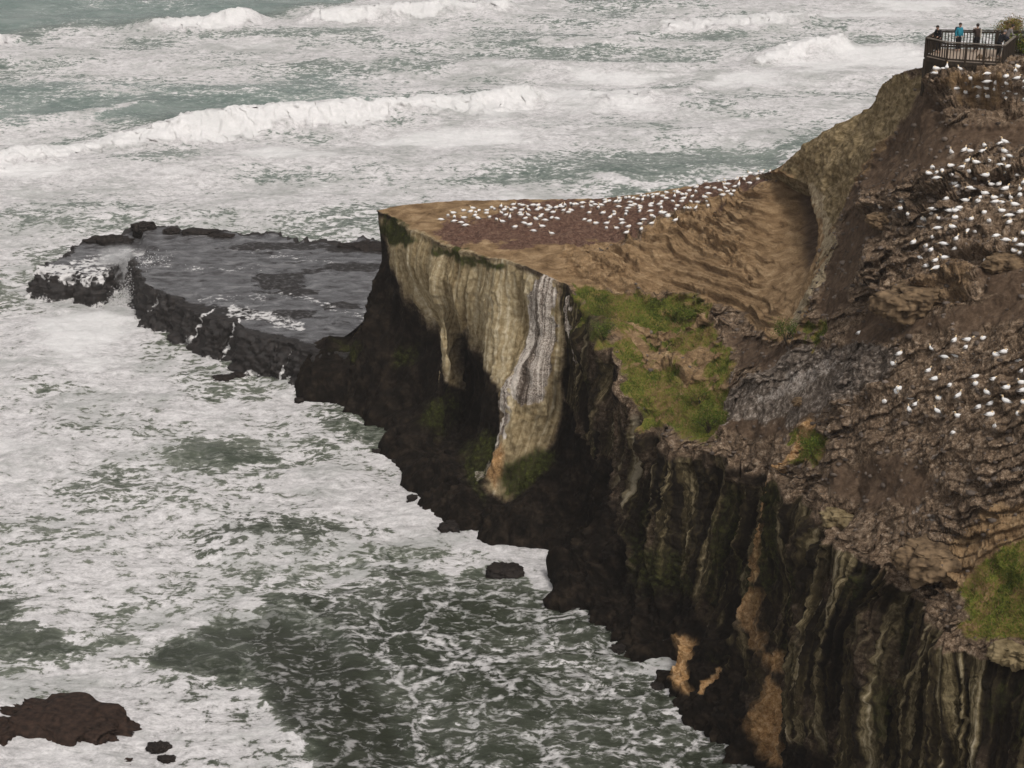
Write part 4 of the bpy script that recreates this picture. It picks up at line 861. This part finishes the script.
# ------------------------------------------------------------------ loose stones, grass
def scatter(mask, n, seed):
    r = np.random.default_rng(seed); w_ = np.clip(mask.reshape(-1), 0, 1).astype(float)*(np.repeat(np.ones(nu), nv))
    a = np.linalg.norm(np.cross(np.gradient(P, axis=0), np.gradient(P, axis=1)), axis=2).reshape(-1)
    w_ *= a; w_ /= w_.sum(); return r.choice(len(w_), n, p=w_)
vis = (cx > -20) & (cx < 1100) & (cy > 20) & (cy < 800)
ids = scatter(m_slope*vis*(1-np.clip(m_grass, 0, 1)), 3200, 5)
ico = bmesh.new(); bmesh.ops.create_icosphere(ico, subdivisions=1, radius=1)
iv = np.array([v.co for v in ico.verts]); fq = np.array([[v.index for v in f.verts] for f in ico.faces]); ico.free()
k = len(ids); rad = .04+.16*rng.random(k)**4
jit = 1+.45*(rng.random((k, len(iv), 1))-.5)
sc_ = np.stack((.7+.8*rng.random(k), .7+.8*rng.random(k), .45+.4*rng.random(k)), -1)
Vs = V[ids][:, None, :]+iv[None]*jit*(rad[:, None]*sc_)[:, None, :]
Q = (fq[None]+(np.arange(k)*len(iv))[:, None, None]).reshape(-1, 3)
M_STONE = simple('loose_stone', (.035, .026, .02), (.20, .16, .13), .9, .9, .2)
o = np_mesh('loose_stones', Vs.reshape(-1, 3), Q, M_STONE, smooth=False); tag(o, 'loose brown and pale stones scattered over the bare slope', 'stones', kind='stuff')

def blades_mat():
    t = NT('grass_blades'); a = t.attr('tint'); n_ = t.noise(.8, None, 4)
    col = t.ramp(a.outputs['Fac'], [(0, (.030, .050, .008)), (.3, (.085, .125, .014)), (.55, (.17, .175, .03)), (.75, (.20, .135, .05)), (1, (.27, .17, .085))])
    return t.fin(col, .8, None, .15)
M_BLADE = blades_mat()
def blades(name, base, nrm, h, w, tint, label, cat, kind='stuff', parent=None, seed=3):
    r = np.random.default_rng(seed); k = len(base); an = r.random(k)*6.283
    side = np.stack((np.cos(an), np.sin(an), 0*an), -1)*w[:, None]
    lean = np.stack((r.normal(0, .55, k), r.normal(0, .55, k), 0*an), -1)
    tip = base+(nrm*.4+np.array((0, 0, .7))+lean)*h[:, None]
    Vv = np.stack((base-side, base+side, tip), 1).reshape(-1, 3); Q = np.arange(3*k).reshape(-1, 3)
    o = np_mesh(name, Vv, Q, M_BLADE, {'tint': np.repeat(tint, 3)}, smooth=False, parent=parent)
    if label: tag(o, label, cat, kind=kind)
    return o
gm = np.clip(m_grass, 0, 1)*istop*vis*sstep(.35, .75, m_grass)
ids = scatter(gm, 20000, 8)
b0_ = V[ids]; tn = np.clip(.50+.75*fbm(b0_[:, 0], b0_[:, 1], b0_[:, 2], .5, 3, 121)+.2*rng.normal(0, 1, len(ids)), 0, 1)
blades('grass', b0_, NV[ids], .10+.16*rng.random(len(ids)), .012+.014*rng.random(len(ids)), tn, 'short green and straw grass on the clifftop ledge and near slope', 'grass')

def shrub(px, py, w, h, label, tint, dense=1.0, seed=0, z=None, name='coastal_shrub', lw=.05, group=None):
    p = V[ground(px, py)] if z is None else at(px, py, z)
    e = empty(name, p); tag(e, label, 'shrub', group)
    r = np.random.default_rng(seed); k = int(1400*dense)
    stems = MB(); tips = []
    for i in range(9):
        a = r.random()*6.283; rr = (.25+.75*r.random())*w*.5; tip = (math.cos(a)*rr, math.sin(a)*rr, h*(.45+.5*r.random()))
        stems.tube([(0, 0, -.1), (tip[0]*.4, tip[1]*.4, tip[2]*.55), tip], [.035, .025, .012], 5); tips.append(tip)
    stems.build('stem', M_WOOD, e)
    tips = np.array(tips); c = tips[r.integers(0, 9, k)]
    c = c+r.normal(0, 1, (k, 3))*np.array((w*.16, w*.16, h*.17)); c[:, 2] = np.maximum(c[:, 2], .02)
    n_ = r.normal(0, 1, (k, 3))+np.array((0, 0, .6)); n_ /= np.linalg.norm(n_, axis=1, keepdims=True)
    t1 = np.cross(n_, r.normal(0, 1, (k, 3))); t1 /= np.linalg.norm(t1, axis=1, keepdims=True); t2 = np.cross(n_, t1)
    L = (lw*(.6+.8*r.random(k)))[:, None]
    q_ = np.stack((c-t1*L, c+t2*L*.45, c+t1*L, c-t2*L*.45), 1).reshape(-1, 3)
    tt = np.clip(tint+.18*r.normal(0, 1, k), 0, 1)
    np_mesh('foliage', q_, np.arange(4*k).reshape(-1, 4), M_BLADE, {'tint': np.repeat(tt, 4)}, smooth=False, parent=e)
    return e
shrub(708, 432, 1.7, 1.5, 'bright green shrub at the lower end of the grassy ledge', .25, 1.4, 1)
shrub(700, 404, 1.0, .9, 'wispy pale green shrub growing on the grassy ledge edge', .55, .7, 2)
shrub(812, 456, 1.5, 1.0, 'green shrub beside the top of the orange streak', .25, 1.2, 3)
shrub(786, 343, 1.3, 1.2, 'dark green shrub in the gully at foot of tan ridge', .15, 1.0, 4)
shrub(690, 318, 1.9, .7, 'low bright green shrub in the hollow above the grassy ledge', .3, 1.2, 5)
shrub(604, 340, 1.3, 1.2, 'dark straggly shrub hanging at the cliff edge left of the grassy ledge', .2, .9, 6)

# ------------------------------------------------------------------ lookout deck
FZ = 37.1; RZ = FZ+1.15
rail_px = [(939.7, 30.2), (926.8, 38), (948, 42.5), (1004, 45.8), (1015, 36.8)]
rp = [Vector(at(a, b, RZ)) for a, b in rail_px]; far_end = Vector(at(1075, 32.4, RZ))
DECK = empty('lookout_deck', (sum(p.x for p in rp)/5, sum(p.y for p in rp)/5, FZ))
tag(DECK, 'weathered timber lookout deck with slatted railing on the headland ridge', 'lookout deck')
inv = Matrix.Translation(-DECK.location)
def L_(p): return inv @ Vector(p)
def dn(p, zz): return Vector((p.x, p.y, zz))
fl_ = MB(); bmv = fl_.bm
cornr = rp+[dn(rp[4], RZ)+Vector((8, 2.2, 0)), far_end]
top_v = [bmv.verts.new(L_(dn(p, FZ))) for p in cornr]; bot_v = [bmv.verts.new(L_(dn(p, FZ-.16))) for p in cornr]
bmv.faces.new(top_v); bmv.faces.new(bot_v[::-1])
for i in range(len(cornr)):
    j = (i+1) % len(cornr); bmv.faces.new((top_v[i], bot_v[i], bot_v[j], top_v[j]))
fl_.build('deck_floor', M_DECKF, DECK)
sides = [(rp[0], rp[1]), (rp[1], rp[2]), (rp[2], rp[3]), (rp[3], rp[4]), (rp[0], far_end), (rp[4], rp[4]+Vector((8, 2.2, 0)))]
for si, (a, b) in enumerate(sides):
    A, Bp = L_(a), L_(b); d_ = Bp-A; ln = d_.length; nrm = Vector((0, 0, 1)).cross(d_).normalized()
    h_ = MB(); h_.bar(A+Vector((0, 0, .02)), Bp+Vector((0, 0, .02)), .16, .05); h_.build('handrail', M_WOODL if si in (1, 2, 3) else M_WOOD, DECK)
    g = MB(); g.bar(A+Vector((0, 0, -.09)), Bp+Vector((0, 0, -.09)), .05, .10); g.bar(A+Vector((0, 0, -1.02)), Bp+Vector((0, 0, -1.02)), .05, .10)
    nb_ = max(2, int(ln/.19))
    for i in range(1, nb_):
        q_ = A+d_*(i/nb_); g.box(q_+Vector((0, 0, -.555)), (.055, .055, .86), Matrix.Rotation(math.atan2(d_.y, d_.x), 4, 'Z'))
    g.build('baluster_panel', M_WOOD, DECK)
    npst = max(1, int(round(ln/1.25)))
    for i in range(npst+(1 if si in (4, 5) else 0)):
        q_ = A+d_*(i/npst)
        m_ = MB(); m_.box(q_+Vector((0, 0, -.60)), (.13, .13, 1.18), Matrix.Rotation(math.atan2(d_.y, d_.x), 4, 'Z')); m_.build('rail_post', M_WOOD, DECK)
for si in (0, 1, 2, 3):
    a, b = sides[si]; A, Bp = L_(a), L_(b); d_ = Bp-A
    m_ = MB(); m_.bar(A+Vector((0, 0, -1.27)), Bp+Vector((0, 0, -1.27)), .09, .24); m_.build('edge_beam', M_WOOD, DECK)
    m_ = MB(); nb_ = int(d_.length/.19)
    for i in range(nb_):
        q_ = A+d_*((i+.5)/nb_); m_.box(q_+Vector((0, 0, -1.95)), (.16, .03, 1.1), Matrix.Rotation(math.atan2(d_.y, d_.x), 4, 'Z'))
    m_.build('skirt_board', M_WOOD, DECK)
    for f in (0, .5):
        q_ = A+d_*f; m_ = MB(); m_.tube([q_+Vector((0, 0, -1.3)), q_+Vector((0, 0, -3.6))], .11, 8); m_.build('stilt', M_WOOD, DECK)

for f in (.25, .5, .75, 1.0):
    q_ = L_(rp[0]+(far_end-rp[0])*f); m_ = MB(); m_.tube([q_+Vector((0, 0, -1.2)), q_+Vector((0, 0, -5.5))], .11, 8); m_.build('stilt', M_WOOD, DECK)
q_ = L_(rp[4]+Vector((7.8, 2.1, 0))); m_ = MB(); m_.tube([q_+Vector((0, 0, -1.2)), q_+Vector((0, 0, -4))], .11, 8); m_.build('stilt', M_WOOD, DECK)

# ------------------------------------------------------------------ people on the deck
def cloth(name, c, r=.85): return simple(name, tuple(v*.7 for v in c), c, 12, r, .15)
M_SKIN = simple('skin', (.38, .23, .16), (.48, .30, .22), 8, .6, .3)
M_HAIRD = simple('dark_hair', (.012, .009, .007), (.03, .022, .017), 30, .6, .3)
M_BLUE = cloth('blue_jacket', (.03, .24, .32)); M_BLACK = cloth('black_cloth', (.018, .018, .02)); M_GREYC = cloth('grey_cloth', (.22, .20, .19)); M_NAVY = cloth('navy_cloth', (.025, .03, .05)); M_BROWN = cloth('brown_cloth', (.05, .035, .028)); M_CREAM = cloth('cream_cloth', (.55, .50, .42))
def skin_mesh(name, chains, mat, parent):
    """joints with radii grown to one continuous surface; chains share the first vertex"""
    me = bpy.data.meshes.new(name); vs, es, rs = [], [], []; key = {}
    def vid(p, r):
        k_ = tuple(round(c, 4) for c in p)
        if k_ not in key: key[k_] = len(vs); vs.append(p); rs.append(r)
        return key[k_]
    for ch in chains:
        pr = None
        for p, r in ch:
            i = vid(p, r)
            if pr is not None and i != pr: es.append((pr, i))
            pr = i
    me.from_pydata(vs, es, []); me.materials.append(mat)
    o = bpy.data.objects.new(name, me); COL.objects.link(o); o.parent = parent
    sm_ = o.modifiers.new('skin', 'SKIN'); sd = o.modifiers.new('sub', 'SUBSURF'); sd.levels = 1; sd.render_levels = 2
    sm_.use_smooth_shade = True
    lay = me.skin_vertices[0].data
    for i, r in enumerate(rs): lay[i].radius = (r, r) if not isinstance(r, tuple) else r; lay[i].use_root = (i == 0)
    return o
def person(pos, yaw, jacket, trousers, hair, label, lean=0.0, arms='rail', extra=None):
    e = empty('person', pos, yaw); tag(e, label, 'person', 'people on the lookout deck')
    sl = math.sin(lean); c_ = math.cos(lean)
    def tp(x_, y_, z_):   # bend forward (+y) above the hips
        hz_ = z_-.92
        return (x_, y_*c_+hz_*sl, .92+hz_*c_-y_*sl) if hz_ > 0 else (x_, y_, z_)
    pel = (0, 0, .92)
    sh = 1.42
    def leg(s): return [(pel, .13), ((s*.09, 0, .86), .10), ((s*.105, .02, .48), .062), ((s*.11, -.02, .09), .042), ((s*.12, .06, .045), .042), ((s*.125, .15, .03), .032)]
    def arm(s):
        if arms == 'rail': pts_ = [(tp(s*.17, 0, sh), .062), (tp(s*.24, .10, 1.18), .046), (tp(s*.17, .36, 1.20), .034), (tp(s*.15, .44, 1.20), .030)]
        elif arms == 'phone': pts_ = [(tp(s*.17, 0, sh), .062), (tp(s*.24, .10, 1.20), .046), (tp(s*.08, .30, 1.40), .034), (tp(s*.04, .35, 1.46), .030)]
        else: pts_ = [(tp(s*.17, 0, sh), .062), (tp(s*.24, -.02, 1.14), .046), (tp(s*.23, .08, .92), .034), (tp(s*.22, .11, .85), .030)]
        return pts_
    neck = tp(0, .01, 1.50); chest = tp(0, 0, 1.30); waist = tp(0, 0, 1.08)
    head = [(neck, .055), (tp(0, .03, 1.58), .075), (tp(0, .035, 1.66), .095), (tp(0, .03, 1.735), .07)]
    trunk = [(pel, .13), (waist, .125), (chest, .145), (neck, .055)]
    body = skin_mesh('body', [trunk, head, leg(-1), leg(1), [(chest, .145)]+arm(-1), [(chest, .145)]+arm(1)], M_SKIN, e)
    skin_mesh('trousers', [[((0, 0, 1.04), .165), ((0, 0, .92), .18)]]+[[((0, 0, .92), .18), ((s*.09, 0, .86), .13), ((s*.105, .02, .48), .085), ((s*.11, -.02, .10), .068)] for s in (-1, 1)], trousers, e)
    skin_mesh('jacket', [[(tp(0, 0, .90), .185), (waist, .172), (chest, .178), (tp(0, .01, 1.46), .08)]]+[[(chest, .168), (tp(s*.17, 0, sh), .085)]+[(p, r+.022) for p, r in arm(s)[1:3]] for s in (-1, 1)], jacket, e)
    hr = MB(); bmesh.ops.create_icosphere(hr.bm, subdivisions=2, radius=.108, matrix=Matrix.Translation(tp(0, .012, 1.685)) @ Matrix.Diagonal((1, 1.05, 1.0, 1)))
    for v in list(hr.bm.verts):
        if v.co.z < tp(0, 0, 1.645)[2] and v.co.y > tp(0, .03, 1.65)[1]: v.co.y -= .06
    hr.build('hair', hair, e, True)
    fc_ = MB(); nz = tp(0, .135, 1.645); fc_.box(nz, (.022, .03, .035))
    for s in (-1, 1): fc_.box(tp(s*.035, .122, 1.672), (.022, .012, .012)); fc_.box(tp(s*.098, .03, 1.65), (.016, .035, .055))
    fc_.box(tp(0, .122, 1.60), (.045, .012, .01)); fc_.build('face', M_SKIN, e, True)
    if extra: extra(e, tp)
    return e
def backpack(e, tp):
    m_ = MB(); m_.box(tp(0, -.24, 1.24), (.30, .17, .44)); m_.build('backpack', M_NAVY, e, bevel=.05)
def P_(px, py): return at(px, py, FZ+.01)
person(P_(938, 52.5), 2.3, M_BLACK, M_BLACK, M_HAIRD, 'dark clothed person leaning on the left corner of the deck rail', .35)
person(P_(957.5, 51), 3.5, M_BLUE, M_BLACK, M_HAIRD, 'person in a bright blue jacket standing mid deck', .05, 'down', backpack)
def bag(e, tp):
    m_ = MB(); m_.box(tp(.20, -.02, 1.15), (.10, .22, .55)); m_.build('shoulder_bag', M_CREAM, e, bevel=.03)
person(P_(975.5, 52), .3, M_BROWN, M_BLACK, M_HAIRD, 'person in dark brown top with a cream shoulder bag on deck', 0, 'phone', bag)
person(P_(998, 57.5), -1.1, M_BLACK, M_BLACK, M_GREYC, 'black clothed person in grey cap bending over the right deck rail', .5)
person(P_(1006, 52), -1.5, M_GREYC, M_NAVY, M_HAIRD, 'person in a grey top leaning on the right deck rail', .35)

# vegetation by the deck
shrub(1008, 40, 1.8, 1.2, 'brownish bush behind the deck railing', .75, 1.6, 11, z=36.6, lw=.07)
ids = np.array([ground(a, b) for a, b in zip(rng.uniform(1012, 1060, 60), rng.uniform(66, 74, 60))])
shrub(1027, 64, 2.3, 1.5, 'lush green grassy bush at right end of the deck', .42, 2.2, 12, z=36.5, lw=.08)
shrub(1052, 64, 3.0, 1.5, 'green bush further right beside the boardwalk', .35, 2.0, 13, z=36.6, lw=.08)

# ------------------------------------------------------------------ light and air
EL, AZ = R_(56), R_(155)          # high veiled sun behind the viewer's right shoulder
w = bpy.data.worlds.new('World'); S.world = w; w.use_nodes = True
nt = w.node_tree; bg = nt.nodes['Background']
sky = nt.nodes.new('ShaderNodeTexSky'); sky.sky_type = 'NISHITA'; sky.sun_disc = False
sky.sun_elevation = EL; sky.sun_rotation = AZ; sky.air_density = 1.0; sky.dust_density = 4.0; sky.ozone_density = 1.0
hs = nt.nodes.new('ShaderNodeHueSaturation'); hs.inputs['Saturation'].default_value = .12
ov = nt.nodes.new('ShaderNodeMix'); ov.data_type = 'RGBA'; ov.blend_type = 'MULTIPLY'; ov.inputs[0].default_value = 1; ov.inputs[7].default_value = (1, .972, .962, 1)   # warm overcast
nt.links.new(sky.outputs[0], hs.inputs['Color']); nt.links.new(hs.outputs[0], ov.inputs[6]); nt.links.new(ov.outputs[2], bg.inputs['Color']); bg.inputs['Strength'].default_value = .11
sl = bpy.data.lights.new('sun', 'SUN'); so = bpy.data.objects.new('sun', sl); COL.objects.link(so)
sl.energy = 1.5; sl.angle = R_(11); sl.color = (1, .955, .91)
sd_ = Vector((math.sin(AZ)*math.cos(EL), math.cos(AZ)*math.cos(EL), math.sin(EL)))
so.rotation_euler = sd_.to_track_quat('Z', 'Y').to_euler(); so.location = (0, 0, 120)
S.view_settings.view_transform = 'Standard'; S.view_settings.look = 'None'; S.view_settings.gamma = 1; S.view_settings.exposure = 0.08
S.render.engine = 'CYCLES'; S.cycles.max_bounces = 5; S.cycles.use_denoising = True

bm = bmesh.new(); bmesh.ops.create_cube(bm, size=1, matrix=Matrix.Translation((0, 2200, 28)) @ Matrix.Diagonal((6000, 4600, 70, 1)))
me = bpy.data.meshes.new('haze'); bm.to_mesh(me); bm.free()
hz_ = bpy.data.objects.new('haze', me); COL.objects.link(hz_); hz_['kind'] = 'stuff'
hm = bpy.data.materials.new('sea_air'); hm.use_nodes = True; hm.node_tree.nodes.remove(hm.node_tree.nodes['Principled BSDF'])
pv = hm.node_tree.nodes.new('ShaderNodeVolumePrincipled'); pv.inputs['Color'].default_value = (.97, .93, .90, 1); pv.inputs['Density'].default_value = .00018; pv.inputs['Anisotropy'].default_value = .2
hm.node_tree.links.new(pv.outputs[0], hm.node_tree.nodes['Material Output'].inputs['Volume']); me.materials.append(hm)
tag(hz_, 'pale sea haze over the surf and the headland', 'haze')
S.cycles.volume_bounces = 1; S.cycles.volume_step_rate = 2.0; S.cycles.volume_max_steps = 128
